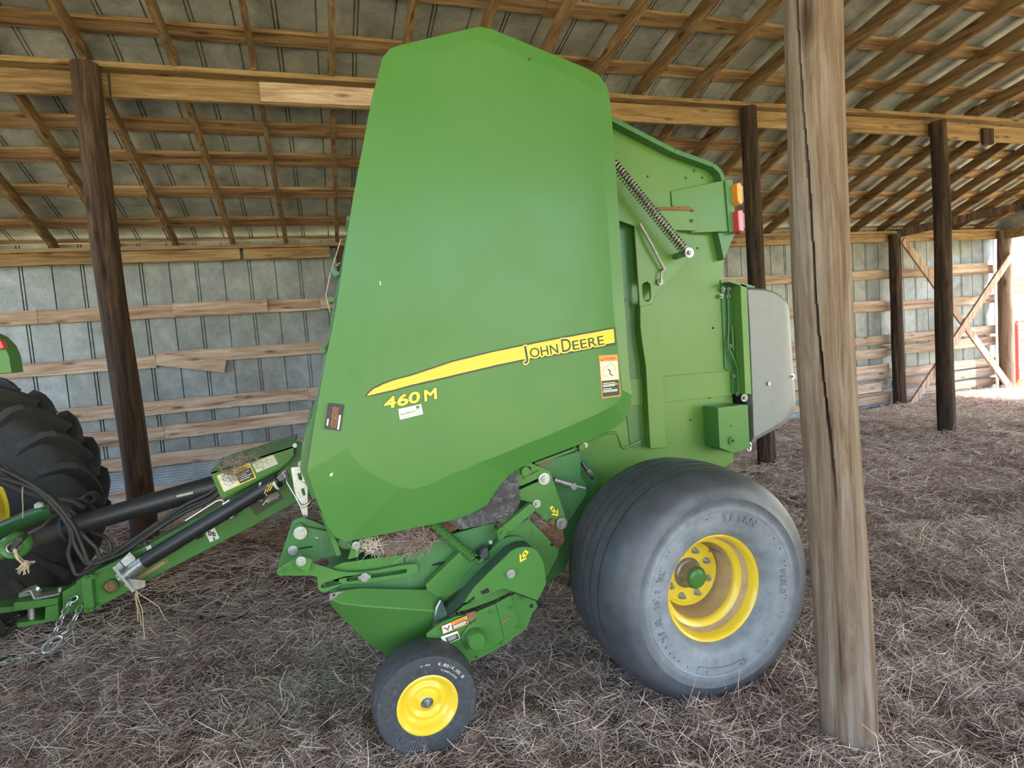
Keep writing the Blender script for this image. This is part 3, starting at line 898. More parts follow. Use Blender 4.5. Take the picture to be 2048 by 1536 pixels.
rows_(.08, 1, [(.66, .75), (.70, .88), (.73, .72), (.79, .55), (.83, .84), (.86, .84)], 2.3674, q, me_p, 'white', 0.0035)

# body of the bale chamber and tailgate
body = part('bale_chamber', MB().prism([(0.854, 2.547), (0.930, 2.858), (1.512, 2.699), (1.885, 2.543), (2.146, 2.476), (2.185, 2.413), (2.175, 1.986), (2.145, 1.787), (2.137, 1.384), (2.183, 1.366), (2.186, 1.185), (2.170, 0.825), (1.936, 0.757), (1.251, 0.724), (1.224, 0.942), (1.048, 1.032), (0.737, 1.161)], 2.75, 3.85), 'green_b', bevel=0.004)
b = MB(); tp = [(1.407, 2.737), (1.486, 2.704), (1.852, 2.549), (2.092, 2.481), (2.139, 2.444), (2.155, 2.393)]
for a, c in zip(tp[:-1], tp[1:]):
    b.bar((a[0], 2.735, a[1]), (c[0], 2.735, c[1]), 0.026, 0.09)
part('top_flange', b, 'green_d', bevel=0.003)
part('fold_band', MB().prism([(1.405, 1.367), (2.168, 1.354), (2.166, 1.214), (1.403, 1.227)], 2.738, 2.752), 'green_b', bevel=0.004)
part('upright_arm', MB().prism([(1.588, 1.742), (1.677, 1.782), (1.677, 1.672), (1.684, 1.548), (1.698, 1.457), (1.699, 1.359), (1.701, 1.212), (1.698, 0.979), (1.598, 0.988), (1.598, 1.222), (1.600, 1.430), (1.587, 1.555), (1.582, 1.637)], 2.69, 2.75), 'green_b', bevel=0.004)
slot = [(1.606, 1.854), (1.618, 1.867), (1.638, 1.871), (1.655, 1.855), (1.653, 1.787), (1.638, 1.768), (1.615, 1.772), (1.604, 1.790)]
part('arm_plate', MB().prism([(1.582, 2.159), (1.479, 2.193), (1.492, 2.376), (1.617, 2.371), (1.708, 2.262), (1.924, 2.038), (1.874, 1.953), (1.675, 1.792), (1.661, 1.753), (1.583, 1.742)], 2.685, 2.70, [slot]), 'green_b', bevel=0.003)
part('cross_piece', MB().prism([(1.727, 2.244), (1.935, 2.242), (1.971, 2.221), (1.969, 2.134), (1.831, 2.140), (1.734, 2.229)], 2.705, 2.75), 'green_b', bevel=0.003)
part('cross_recess', MB().prism([(1.736, 2.260), (1.929, 2.264), (1.965, 2.242), (1.731, 2.244)], 2.703, 2.74), 'mudgrass')
part('dark_channel', MB().prism([(1.500, 2.189), (1.607, 2.188), (1.591, 2.127), (1.585, 1.890), (1.571, 1.748), (1.570, 1.617), (1.580, 0.988), (1.509, 0.997), (1.480, 1.555), (1.482, 1.895)], 2.745, 2.76), 'green_d')
lb = MB().prism([(1.852, 2.354), (2.165, 2.400), (2.198, 2.399), (2.202, 2.116), (2.175, 2.122), (1.950, 2.126), (1.950, 2.239), (1.853, 2.275)], 0.0, 0.012)
lx0 = min(v[0] for v in lb.v); lb.v = [(x, 2.742 - 0.20 * (x - lx0) + y, z) for x, y, z in lb.v]
part('light_housing', lb, 'green_b', bevel=0.003)
part('light_housing_edge', MB().prism([(2.145, 2.393), (2.160, 2.392), (2.170, 2.114), (2.155, 2.117)], 2.670, 2.680), 'green', bevel=0.001)
part('light_bracket', MB().prism([(2.106, 2.118), (2.219, 2.119), (2.135, 1.973)], 2.70, 2.75), 'green_d')
for nm, mt, pts in (('amber_light', 'amber', [(2.189, 2.370), (2.214, 2.372), (2.225, 2.347), (2.223, 2.264), (2.207, 2.253), (2.190, 2.278)]), ('red_light', 'red', [(2.186, 2.225), (2.218, 2.227), (2.224, 2.208), (2.223, 2.120), (2.207, 2.109), (2.188, 2.117)])):
    k = part(nm, MB().prism(pts, 2.63, 2.70), mt, bevel=0.006)
    x, z = pts[3]; part('light_base', MB().box(x - 0.004, x + 0.012, 2.64, 2.69, z + 0.01, pts[1][1] - 0.015), 'plastic', k)
part('hinge_channel', MB().prism([(2.203, 1.838), (2.245, 1.823), (2.240, 1.218), (2.199, 1.222), (2.201, 1.493), (2.201, 1.725)], 2.66, 2.75), 'green_b', bevel=0.003)
part('hinge_recess', MB().prism([(2.140, 1.866), (2.273, 1.848), (2.267, 1.211), (2.170, 1.220), (2.172, 1.350), (2.136, 1.367), (2.139, 1.670)], 2.742, 2.80), 'green_d')
part('hydraulic_line', MB().tube([(2.174, 2.730, 1.815), (2.167, 2.730, 1.602), (2.148, 2.720, 1.492), (2.178, 2.710, 1.410), (2.194, 2.710, 1.376), (2.202, 2.720, 1.215)], 0.006, 6), 'green_d')
part('hydraulic_line', MB().tube([(2.182, 2.720, 1.604), (2.182, 2.720, 1.469)], 0.006, 6), 'green')
def bolt(p, r, parent=None, mat='steel', name='bolt', t=0.01, washer=True):
    x, y, z = p; b = MB()
    if washer: b.disc((x, z), r, y - 0.003, y + 0.004, 20)
    a = [(x + r * .55 * math.cos(k * PI / 3 + .3), z + r * .55 * math.sin(k * PI / 3 + .3)) for k in range(6)]
    b.prism(a, y - 0.003 - t, y)
    b.disc((x, z), r * .25, y - t - 0.008, y - t, 10)
    return part(name, b, mat, parent)
for p in ((2.141, 2.730, 1.813), (2.180, 2.730, 1.815), (2.127, 2.730, 1.776), (2.173, 2.730, 1.772), (2.168, 2.730, 1.494), (2.185, 2.730, 1.322), (2.194, 2.720, 1.219)):
    bolt(p, 0.012, mat='steel_d')
bolt((2.206, 2.680, 1.200), 0.022, mat='steel_d')
for p in ((2.075, 2.748, 1.603), (1.717, 2.748, 2.432), (2.058, 2.748, 2.429), (2.003, 2.748, 2.048), (2.076, 2.748, 1.603), (1.895, 2.748, 1.104), (1.511, 2.748, 2.598)):
    b = MB(); b.disc((p[0], p[2]), 0.005, 2.747, 2.7495, 10); part('bolt_hole', b, 'hollow')
for p in ((1.956, 2.750, 2.427), (2.010, 2.750, 2.466), (1.945, 2.700, 2.187)):
    bolt(p, 0.010, mat='green', t=0.004)
# rear shield
OUT2 = [(2.246, 1.809), (2.307, 1.805), (2.370, 1.799), (2.434, 1.785), (2.474, 1.767), (2.509, 1.739), (2.532, 1.708), (2.542, 1.666), (2.546, 1.507), (2.551, 1.339), (2.558, 1.203), (2.560, 1.141), (2.552, 1.094), (2.525, 1.053), (2.490, 1.030), (2.439, 1.009), (2.355, 0.982), (2.231, 0.942), (2.235, 1.036), (2.240, 1.135), (2.243, 1.300), (2.245, 1.463), (2.247, 1.658)]
INN2 = [(2.244, 1.797), (2.297, 1.794), (2.359, 1.787), (2.416, 1.774), (2.449, 1.757), (2.477, 1.733), (2.495, 1.706), (2.501, 1.666), (2.506, 1.510), (2.511, 1.342), (2.520, 1.207), (2.523, 1.146), (2.517, 1.109), (2.496, 1.078), (2.467, 1.057), (2.421, 1.037), (2.341, 1.009), (2.237, 0.974), (2.238, 1.041), (2.241, 1.137), (2.244, 1.300), (2.246, 1.463), (2.248, 1.658)]
ds = part('rear_shield', pillow(OUT2, INN2, 2.675, 2.655, 2.71), 'plastic', bevel=0.004)
bolt((2.527, 2.660, 1.292), 0.017, ds, 'steel')
b = MB(); p = (2.353, 2.653, 1.267); b.disc((p[0], p[2]), 0.012, 2.645, 2.656, 16); part('plug', b, 'steel_d', ds)
part('shield_gap', MB().prism([(2.241, 1.212), (2.273, 1.209), (2.265, 0.934), (2.227, 0.905), (2.234, 1.159)], 2.72, 2.9), 'hollow')
part('shield_latch', MB().prism([(2.126, 1.847), (2.180, 1.849), (2.303, 1.813), (2.295, 1.807), (2.240, 1.812)], 2.66, 2.74), 'green_d')
# lower rear box
bx = part('corner_box', MB().prism([(1.982, 1.174), (2.147, 1.173), (2.179, 1.167), (2.179, 0.929), (2.059, 0.913), (1.980, 0.954)], 2.62, 2.75), 'green', bevel=0.004)
b = MB(); p = (2.061, 2.620, 0.984); b.disc((p[0], p[2]), 0.024, 2.612, 2.62, 24); part('boss', b, 'green', bx); bolt((p[0], 2.612, p[2]), 0.014, bx, 'green')
for p in ((2.011, 2.660, 1.168), (2.024, 2.740, 1.212)):
    b = MB(); b.lathe([(0, .0001), (0, .008), (-.003, .008), (-.003, .0001)], (p[0], p[1], p[2] + .004), 12, axis='z'); part('bolt_hole', b, 'hollow', bx)
b = MB(); p = (2.058, 2.619, 1.067); b.disc((p[0], p[2]), 0.005, 2.6185, 2.622, 10); part('bolt_hole', b, 'hollow', bx)
ring = [((2.186, 2.620, 0.929)[0] + 0.014 * math.cos(k * PI / 6), 2.64, (2.186, 2.620, 0.929)[2] + 0.026 * math.sin(k * PI / 6)) for k in range(12)]
part('tie_ring', MB().tube(ring, 0.006, 6, closed=True), 'chrome')

# chamber tension spring
b = MB(); b.helix((1.359, 2.600, 2.539), (1.812, 2.600, 2.016), 0.0235, 0.0042, 40)
sp = part('tension_spring', b, 'steel_d', smooth=60)
b = MB(); b.tube([(1.359, 2.600, 2.539), (1.825, 2.600, 2.000)], 0.009, 8); part('spring_rod', b, 'black_d', sp)
p = (1.832, 2.600, 1.999)
bolt((p[0], 2.585, p[2]), 0.026, sp, 'steel', 'eye_bolt', 0.016)
b = MB(); b.disc((p[0], p[2]), 0.014, 2.59, 2.70, 14); part('spring_pin', b, 'steel_d', sp)
p = (1.813, 2.640, 1.996); b = MB(); b.disc((p[0], p[2]), 0.016, 2.63, 2.69, 14); part('spring_seat', b, 'green_d', sp)
part('stay_rod', MB().tube([(1.601, 2.660, 2.167), (1.659, 2.650, 2.052), (1.727, 2.660, 1.926)], 0.008, 8), 'steel_d')
part('stay_rod', MB().tube([(1.727, 2.660, 1.926), (1.709, 2.660, 1.915), (1.703, 2.660, 1.871)], 0.006, 8), 'steel_d')
bolt((1.705, 2.670, 1.865), 0.016, mat='steel_d'); bolt((1.735, 2.670, 1.929), 0.009, mat='steel_d')
part('guide_rod', MB().tube([(1.103, 2.550, 1.085), (1.184, 2.550, 1.108), (1.277, 2.550, 1.129), (1.324, 2.550, 1.125), (1.337, 2.550, 1.109), (1.356, 2.560, 1.050), (1.382, 2.580, 1.035), (1.506, 2.640, 1.047)], 0.007, 8), 'green', smooth=60)
b = MB()
pc = [(1.485, 2.700, 1.771), (1.508, 2.700, 1.778), (1.532, 2.700, 1.784), (1.555, 2.700, 1.789)]
for i, (u, v) in enumerate(zip(pc[:-1], pc[1:])):
    b.tube([u, ((u[0] + v[0]) / 2, u[1] - .008 * (-1) ** i, (u[2] + v[2]) / 2 + .008), v], 0.004, 6)
part('retaining_chain', b, 'steel_d')

# front frame behind the shield
part('front_frame', MB().prism([(0.278, 2.585), (0.250, 2.524), (0.169, 2.243), (0.079, 1.919), (0.005, 1.636), (-0.071, 1.375), (-0.125, 1.257), (-0.143, 1.156), (-0.107, 1.025), (0.473, 1.046), (0.822, 2.462), (0.410, 2.779)], 2.505, 4.0), 'green_d', bevel=0.003)
b = MB()
for x, y in ((742, 232), (733, 280), (705, 400), (697, 440), (690, 470), (664, 590), (648, 690)):
    pass
for p, r in (((0.272, 2.500, 2.587), .010), ((0.148, 2.500, 2.166), .012), ((0.081, 2.500, 1.943), .010), ((0.044, 2.500, 1.839), .010), ((-0.011, 2.500, 1.637), .014), ((0.003, 2.500, 1.657), .010)):
    b.disc((p[0], p[2]), r, 2.49, 2.60, 12)
b.bar((0.059, 2.500, 1.961), (0.077, 2.500, 1.937), 0.02, 0.03); b.bar((0.076, 2.500, 1.974), (0.093, 2.500, 1.988), 0.006, 0.02)
part('latch_hooks', b, 'green_d')
part('belt_roller', MB().prism([(-0.080, 1.346), (-0.065, 1.359), (-0.078, 1.271), (-0.097, 1.268), (-0.110, 1.230), (-0.127, 1.252), (-0.112, 1.305)], 2.56, 4.0), 'green_d')
part('front_strip', MB().prism([(-0.112, 1.268), (-0.091, 1.258), (-0.117, 1.193), (-0.135, 1.202)], 2.52, 2.54), 'cream')
bolt((-0.096, 2.530, 1.268), 0.014, mat='steel_d'); bolt((-0.137, 2.530, 1.175), 0.014, mat='steel_d')

# slotted bracket at the front edge
b = MB().prism([(-0.184, 1.153), (-0.142, 1.156), (-0.131, 1.110), (-0.124, 1.073), (-0.138, 0.925), (-0.157, 0.938), (-0.169, 0.999), (-0.180, 1.059)], 2.60, 2.606,
    [[(-0.161, 1.133), (-0.152, 1.137), (-0.147, 1.126), (-0.143, 1.099), (-0.146, 1.092), (-0.153, 1.094), (-0.158, 1.105)], [(-0.153, 1.066), (-0.142, 1.067), (-0.138, 1.039), (-0.137, 1.029), (-0.144, 1.026), (-0.149, 1.034)]])
sb = part('slotted_bracket', b, 'steel', bevel=0.001)
for p in ((-0.156, 2.598, 1.141), (-0.147, 2.598, 1.074)):
    b = MB(); b.disc((p[0], p[2]), 0.014, 2.588, 2.60, 18); part('button_bolt', b, 'white', sb)
part('bent_rod', MB().tube([(-0.222, 2.750, 1.106), (-0.208, 2.700, 1.102), (-0.208, 2.660, 1.082), (-0.183, 2.620, 1.037), (-0.160, 2.590, 0.988), (-0.149, 2.585, 0.983), (-0.136, 2.585, 0.988), (-0.103, 2.600, 1.005)], 0.0055, 8), 'chrome', smooth=60)
part('rod_clevis', MB().bar((-0.250, 2.800, 1.077), (-0.218, 2.780, 1.097), 0.025, 0.03).bar((-0.226, 2.780, 1.108), (-0.212, 2.760, 1.084), 0.02, 0.02), 'steel_d', bevel=0.002)

# ---- pickup and its linkage, low at the front
part('lower_chassis', MB().prism([(-0.078, 1.025), (0.496, 1.019), (0.891, 1.024), (1.172, 1.048), (1.256, 0.883), (1.031, 0.461), (0.839, 0.373), (0.457, 0.574), (0.146, 0.682), (0.004, 0.788)], 2.62, 3.95), 'green_d')
b = MB().prism([(-0.196, 0.935), (-0.180, 0.942), (-0.157, 0.944), (-0.120, 0.925), (-0.072, 0.894), (-0.043, 0.860), (-0.018, 0.763), (-0.037, 0.755), (-0.085, 0.757), (-0.109, 0.753), (-0.137, 0.746), (-0.189, 0.730), (-0.268, 0.750), (-0.261, 0.782), (-0.222, 0.875)], 2.56, 2.585, [[(-0.193, 0.816), (-0.130, 0.816), (-0.128, 0.813), (-0.129, 0.809), (-0.191, 0.811)]])
fb = part('front_bracket', b, 'green_d', bevel=0.002)
bolt((-0.169, 2.530, 0.889), 0.027, fb); bolt((-0.206, 2.555, 0.814), 0.020, fb); bolt((-0.105, 2.560, 0.858), 0.012, fb, 'white', t=.002)
part('bracket_web', MB().prism([(-0.188, 0.922), (-0.165, 0.925), (-0.144, 0.906), (-0.062, 0.873), (-0.058, 0.866), (-0.058, 0.833), (-0.151, 0.874), (-0.182, 0.872), (-0.192, 0.894)], 2.54, 2.56), 'green_d', fb)
part('shield_hanger', MB().prism([(-0.092, 1.003), (-0.066, 0.954), (-0.041, 0.887), (-0.027, 0.835), (-0.016, 0.787), (-0.022, 0.781), (-0.036, 0.782), (-0.047, 0.826), (-0.061, 0.887), (-0.075, 0.939)], 2.475, 2.495), 'green', bevel=0.002)
part('hanger_plate', MB().prism([(-0.027, 0.823), (-0.021, 0.841), (0.069, 0.818), (0.064, 0.789), (0.037, 0.785), (-0.009, 0.802)], 2.50, 2.52), 'green_d')
part('hanger_link', MB().prism([(0.036, 0.831), (0.066, 0.821), (0.051, 0.764), (0.007, 0.760)], 2.47, 2.485), 'green', bevel=0.002)
bolt((0.047, 2.465, 0.817), 0.017)
s1 = [(-0.105, 0.691), (-0.096, 0.699), (-0.061, 0.703), (-0.023, 0.683), (-0.092, 0.679), (-0.104, 0.682)]
s2 = [(-0.006, 0.697), (0.002, 0.703), (0.228, 0.694), (0.240, 0.690), (0.239, 0.679), (0.232, 0.676), (0.000, 0.686), (-0.005, 0.689)]
arm = part('depth_arm', MB().prism([(-0.261, 0.785), (-0.256, 0.795), (-0.174, 0.828), (-0.132, 0.812), (-0.126, 0.788), (-0.112, 0.780), (-0.062, 0.753), (-0.033, 0.737), (0.004, 0.725), (0.042, 0.718), (0.120, 0.712), (0.221, 0.713), (0.282, 0.706), (0.288, 0.700), (0.284, 0.666), (0.237, 0.657), (0.076, 0.665), (-0.016, 0.679), (-0.094, 0.660), (-0.112, 0.668), (-0.117, 0.685), (-0.117, 0.731), (-0.146, 0.741), (-0.253, 0.763), (-0.261, 0.772)], 2.42, 2.432, [s1, s2]), 'green', bevel=0.002)
part('arm_gusset', MB().prism([(-0.186, 0.826), (-0.176, 0.838), (-0.165, 0.838), (-0.125, 0.814), (-0.145, 0.760), (-0.154, 0.764), (-0.190, 0.799)], 2.385, 2.42), 'green', arm, bevel=0.003)
bolt((-0.167, 2.380, 0.819), 0.019, arm); bolt((-0.247, 2.415, 0.780), 0.016, arm, 'green')
b = MB(); q_ = [(0.041, 0.704), (0.058, 0.706), (0.091, 0.701), (0.090, 0.687), (0.072, 0.687), (0.041, 0.692)]; b.prism(q_, 2.408, 2.418); part('slot_washer', b, 'steel', arm); bolt((0.067, 2.405, 0.698), 0.018, arm)
part('linkage_panel', MB().prism([(-0.055, 0.747), (-0.015, 0.758), (0.224, 0.748), (0.233, 0.743), (0.232, 0.701), (0.122, 0.701), (0.043, 0.707), (0.004, 0.714), (-0.034, 0.727)], 2.45, 2.462), 'green', bevel=0.002)
part('pickup_side', MB().prism([(0.112, 0.729), (0.235, 0.738), (0.402, 0.783), (0.566, 0.802), (0.649, 0.806), (0.665, 0.721), (0.604, 0.634), (0.442, 0.488), (0.325, 0.557), (0.101, 0.618), (-0.042, 0.648)], 2.47, 2.49), 'green_d', bevel=0.002)
part('pickup_slot', MB().prism([(0.352, 0.672), (0.385, 0.678), (0.431, 0.674), (0.416, 0.662), (0.355, 0.668)], 2.464, 2.468), 'hollow')
part('raised_plate', MB().prism([(0.475, 0.729), (0.512, 0.698), (0.590, 0.661), (0.581, 0.624), (0.465, 0.566), (0.381, 0.526), (0.314, 0.589), (0.313, 0.612)], 2.41, 2.45), 'green', bevel=0.004)
# rubber flap
part('rubber_flap', MB().prism([(0.753, 1.060), (0.762, 1.028), (0.766, 0.961), (0.768, 0.893), (0.736, 0.854), (0.666, 0.829), (0.608, 0.817), (0.557, 0.818), (0.483, 0.815), (0.424, 0.873), (0.498, 0.901), (0.573, 0.925), (0.637, 0.980), (0.687, 1.039)], 2.432, 2.442), 'flap', bevel=0.001)
# pivot plates behind it
slot = [(0.774, 0.955), (0.867, 0.978), (0.874, 0.972), (0.872, 0.966), (0.775, 0.941)]
slot2 = [(0.817, 1.039), (0.826, 1.042), (0.838, 1.036), (0.837, 1.021), (0.824, 1.016), (0.830, 1.027), (0.827, 1.033)]
pv = part('pivot_plate', MB().prism([(0.749, 1.056), (0.839, 1.057), (0.930, 1.005), (0.939, 0.978), (0.967, 0.875), (0.992, 0.780), (0.986, 0.764), (0.933, 0.747), (0.904, 0.767), (0.840, 0.834), (0.825, 0.875), (0.773, 0.897), (0.738, 0.925)], 2.46, 2.475, [slot, slot2]), 'green', bevel=0.002)
bolt((0.897, 2.455, 0.976), 0.028, pv, t=.014); bolt((0.852, 2.455, 0.867), 0.019, pv)
b = MB(); p = (0.806, 2.450, 1.026); b.disc((p[0], p[2]), 0.021, 2.435, 2.47, 24); part('pivot_boss', b, 'green', pv)
part('slot_rib', MB().bar((0.799, 2.452, 0.992), (0.876, 2.452, 1.014), 0.008, 0.006), 'green', pv)
part('side_plate', MB().prism([(0.876, 1.024), (1.134, 1.058), (1.126, 0.927), (1.147, 0.893), (1.151, 0.838), (1.028, 0.703), (0.943, 0.870)], 2.56, 2.575), 'green_d', bevel=0.002)
b = MB(); p = (1.122, 2.520, 1.084); b.disc((p[0], p[2]), 0.017, 2.51, 2.56, 20); part('hinge_boss', b, 'green')
bolt((1.152, 2.540, 1.087), 0.013)
part('hinge_eye', MB().tube([(1.088, 2.530, 1.089), (1.097, 2.520, 1.080), (1.098, 2.530, 1.063)], 0.006, 6), 'steel_d')
part('edge_rail', MB().bar((0.868, 2.500, 1.044), (1.072, 2.500, 1.086), 0.012, 0.04), 'green_d')
part('chaff_ledge', MB().bar((0.893, 2.530, 1.029), (0.961, 2.530, 1.042), 0.015, 0.03), 'mudgrass')
b = MB(); b.tube([(0.962, 2.500, 0.952), (1.051, 2.500, 0.913)], 0.013, 12); gs = part('gas_strut', b, 'steel_d')
b = MB(); b.tube([(1.051, 2.500, 0.913), (1.118, 2.500, 0.887)], 0.006, 8); part('strut_rod', b, 'steel', gs)
b = MB(); b.disc(((1.056, 2.500, 0.908)[0], (1.056, 2.500, 0.908)[2]), 0.016, 2.485, 2.51, 14); part('strut_collar', b, 'steel_d', gs)
b = MB(); b.tube([(1.147, 2.580, 0.998), (1.165, 2.570, 0.959)], 0.011, 8); hs_ = part('hydraulic_hose', b, 'black'); 
b = MB(); b.tube([(1.165, 2.570, 0.959), (1.180, 2.570, 0.933)], 0.013, 10).tube([(1.180, 2.570, 0.933), (1.195, 2.570, 0.911)], 0.009, 8); part('hose_fitting', b, 'chrome', hs_)
lk = part('drive_link', MB().prism([(0.634, 0.794), (0.648, 0.801), (0.799, 0.891), (0.821, 0.876), (0.819, 0.854), (0.702, 0.782), (0.677, 0.778), (0.666, 0.756), (0.643, 0.749)], 2.39, 2.42), 'green', bevel=0.003)
bolt((0.658, 2.385, 0.787), 0.022, lk, 'green')
part('drive_plate', MB().prism([(0.648, 0.736), (0.695, 0.768), (0.797, 0.814), (0.835, 0.770), (0.933, 0.646), (0.933, 0.623), (0.867, 0.528), (0.737, 0.532), (0.579, 0.645), (0.589, 0.677)], 2.43, 2.45), 'green', bevel=0.003)
p = (0.901, 2.425, 0.674); b = MB(); b.disc((p[0], p[2]), 0.007, 2.4245, 2.4295, 10); part('bolt_hole', b, 'hollow')
part('drive_housing', MB().prism([(0.822, 0.801), (0.871, 0.809), (0.998, 0.740), (0.999, 0.645), (0.962, 0.604), (0.909, 0.661), (0.827, 0.769)], 2.52, 2.9), 'mudgrass')
p = (0.962, 2.460, 0.759); b = MB(); b.disc((p[0], p[2]), 0.027, 2.44, 2.52, 20).disc((p[0], p[2]), 0.013, 2.425, 2.45, 12); part('bearing', b, 'steel_d')
p = (0.914, 2.450, 0.774); b = MB(); b.disc((p[0], p[2]), 0.012, 2.44, 2.50, 12); part('grease_cap', b, 'mudgrass')
bolt((0.857, 2.500, 0.723), 0.008); bolt((0.624, 2.465, 0.724), 0.009, mat='white')
# small closing spring
b = MB(); b.helix((0.353, 2.470, 0.875), (0.527, 2.400, 0.689), 0.0185, 0.0042, 26)
sp = part('return_spring', b, 'green', smooth=60)
b = MB(); b.tube([(0.527, 2.400, 0.689), (0.547, 2.400, 0.669), (0.578, 2.400, 0.689)], 0.009, 8); part('spring_hook', b, 'green', sp)
part('pivot_knob', MB().prism([(0.550, 0.696), (0.565, 0.720), (0.589, 0.732), (0.595, 0.712), (0.591, 0.676), (0.567, 0.677)], 2.39, 2.44), 'flap', bevel=0.006)
# curved wind guard shell of the pickup
T = [(-0.078, 2.430, 0.638), (-0.042, 2.420, 0.655), (0.048, 2.415, 0.651), (0.178, 2.420, 0.618), (0.312, 2.420, 0.588), (0.379, 2.420, 0.544)]
K = [(-0.078, 2.420, 0.631), (-0.034, 2.380, 0.617), (0.040, 2.360, 0.600), (0.127, 2.355, 0.576), (0.217, 2.355, 0.549), (0.335, 2.370, 0.508)]
Bm = [(-0.073, 2.440, 0.591), (-0.029, 2.460, 0.513), (0.024, 2.480, 0.428), (0.079, 2.500, 0.348), (0.133, 2.500, 0.300), (0.320, 2.460, 0.357)]
b = MB(); b.add(T + K + Bm, [(i, i + 1, 7 + i, 6 + i) for i in range(5)] + [(6 + i, 7 + i, 13 + i, 12 + i) for i in range(5)])
b.add([(x, 2.52, z) for x, y, z in T + Bm[::-1]], [tuple(range(12))[::-1]])
sh = part('pickup_shell', b, 'green', smooth=35, bevel=0.006)
b = MB(); b.prism([(x, z) for x, y, z in (T + Bm[::-1])], 2.53, 4.1); part('pickup_drum_cover', b, 'green_d')
b = MB(); b.prism([(-0.075, 0.654), (-0.048, 0.656), (-0.016, 0.654), (-0.070, 0.629), (-0.078, 0.624)], 2.412, 2.418); part('bare_tip', b, 'steel_d', sh)
p = (-0.059, 2.410, 0.646); b = MB(); b.disc((p[0], p[2]), 0.005, 2.409, 2.414, 10); part('bolt_hole', b, 'hollow', sh)
b = MB()
for k in range(9):
    yk = 2.62 + k * 0.17
    b.tube([(0.12, yk, 0.42), (0.05, yk, 0.32), (0.10, yk, 0.22), (0.17, yk, 0.18)], 0.004, 5)
part('pickup_tines', b, 'steel_d')
# belt cover
face = [(0.437, 0.573), (0.458, 0.599), (0.483, 0.626), (0.549, 0.676), (0.611, 0.718), (0.653, 0.747), (0.678, 0.756), (0.706, 0.756), (0.742, 0.747), (0.769, 0.725), (0.783, 0.697), (0.793, 0.667), (0.796, 0.627), (0.796, 0.579), (0.775, 0.548), (0.752, 0.515), (0.693, 0.549), (0.609, 0.598), (0.557, 0.590), (0.494, 0.572)]
bc = part('belt_cover', MB().prism(face, 2.25, 2.258), 'green', bevel=0.003)
part('belt_cover_back', MB().prism(face, 2.40, 2.41), 'green_d', bc)
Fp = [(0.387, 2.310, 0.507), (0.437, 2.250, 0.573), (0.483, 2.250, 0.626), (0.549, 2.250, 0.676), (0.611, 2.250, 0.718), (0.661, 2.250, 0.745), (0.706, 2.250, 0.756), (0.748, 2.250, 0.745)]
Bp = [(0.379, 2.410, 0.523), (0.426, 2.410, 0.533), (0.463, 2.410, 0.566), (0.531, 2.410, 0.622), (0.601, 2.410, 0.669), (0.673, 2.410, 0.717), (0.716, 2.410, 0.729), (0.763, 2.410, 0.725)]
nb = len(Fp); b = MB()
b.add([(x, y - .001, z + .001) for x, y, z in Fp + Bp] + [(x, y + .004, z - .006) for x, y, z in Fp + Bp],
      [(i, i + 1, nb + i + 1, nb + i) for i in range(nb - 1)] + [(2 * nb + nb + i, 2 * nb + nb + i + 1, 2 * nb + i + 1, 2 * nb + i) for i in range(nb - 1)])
part('belt_guard', b, 'guard', smooth=50)  # side wall of the belt cover, darker and greyer green than its face
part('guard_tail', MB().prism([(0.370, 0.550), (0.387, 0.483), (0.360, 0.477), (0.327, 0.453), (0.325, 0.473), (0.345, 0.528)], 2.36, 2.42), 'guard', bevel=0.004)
b = MB(); b.tube([(0.362, 2.370, 0.551), (0.343, 2.360, 0.528), (0.333, 2.370, 0.483)], 0.006, 8); part('guard_edge_rod', b, 'steel', smooth=60)
p = (0.641, 2.240, 0.659); b = MB(); b.disc((p[0], p[2]), 0.019, 2.235, 2.252, 18).disc((p[0] + .004, p[2]), 0.008, 2.225, 2.24, 12); part('cover_nut', b, 'steel', bc)
def arrow(c, parent, y):
    b = MB(); b.prism(c, y - 0.0008, y); part('direction_arrow', b, 'decal_y', parent)
    cx = sum(p[0] for p in c) / len(c); cz = sum(p[1] for p in c) / len(c)
    b = MB(); b.prism([(cx + (x - cx) * .6, cz + (z - cz) * .6) for x, z in c], y - 0.0014, y - 0.0009); part('arrow_outline', b, 'decal_k', parent)
    b = MB(); b.prism([(cx + (x - cx) * .36, cz + (z - cz) * .36) for x, z in c], y - 0.002, y - 0.0015); part('arrow_core', b, 'decal_y', parent)
arrow([(0.714, 0.742), (0.729, 0.731), (0.711, 0.710), (0.719, 0.705), (0.687, 0.694), (0.688, 0.730), (0.696, 0.723)], bc, 2.249)
arrow([(0.914, 0.836), (0.929, 0.844), (0.944, 0.817), (0.956, 0.823), (0.952, 0.790), (0.922, 0.803), (0.931, 0.810)], pv, 2.459)
# gearbox plate
gp = part('gearbox_plate', MB().prism([(0.283, 0.445), (0.307, 0.463), (0.343, 0.479), (0.409, 0.496), (0.448, 0.493), (0.495, 0.494), (0.588, 0.515), (0.659, 0.532), (0.672, 0.538), (0.763, 0.487), (0.771, 0.460), (0.744, 0.433), (0.717, 0.381), (0.635, 0.336), (0.551, 0.307), (0.506, 0.295), (0.466, 0.289), (0.355, 0.317), (0.285, 0.388)], 2.31, 2.325), 'green', bevel=0.002)
part('gearbox_cover', MB().prism([(0.494, 0.500), (0.582, 0.517), (0.593, 0.444), (0.607, 0.354), (0.572, 0.341), (0.531, 0.327), (0.446, 0.344), (0.420, 0.405), (0.455, 0.451), (0.489, 0.463)], 2.30, 2.31), 'green', gp, bevel=0.003)
part('gearbox_strip', MB().prism([(0.582, 0.517), (0.653, 0.538), (0.665, 0.483), (0.689, 0.379), (0.607, 0.354), (0.593, 0.444)], 2.303, 2.31), 'green', gp, bevel=0.003)
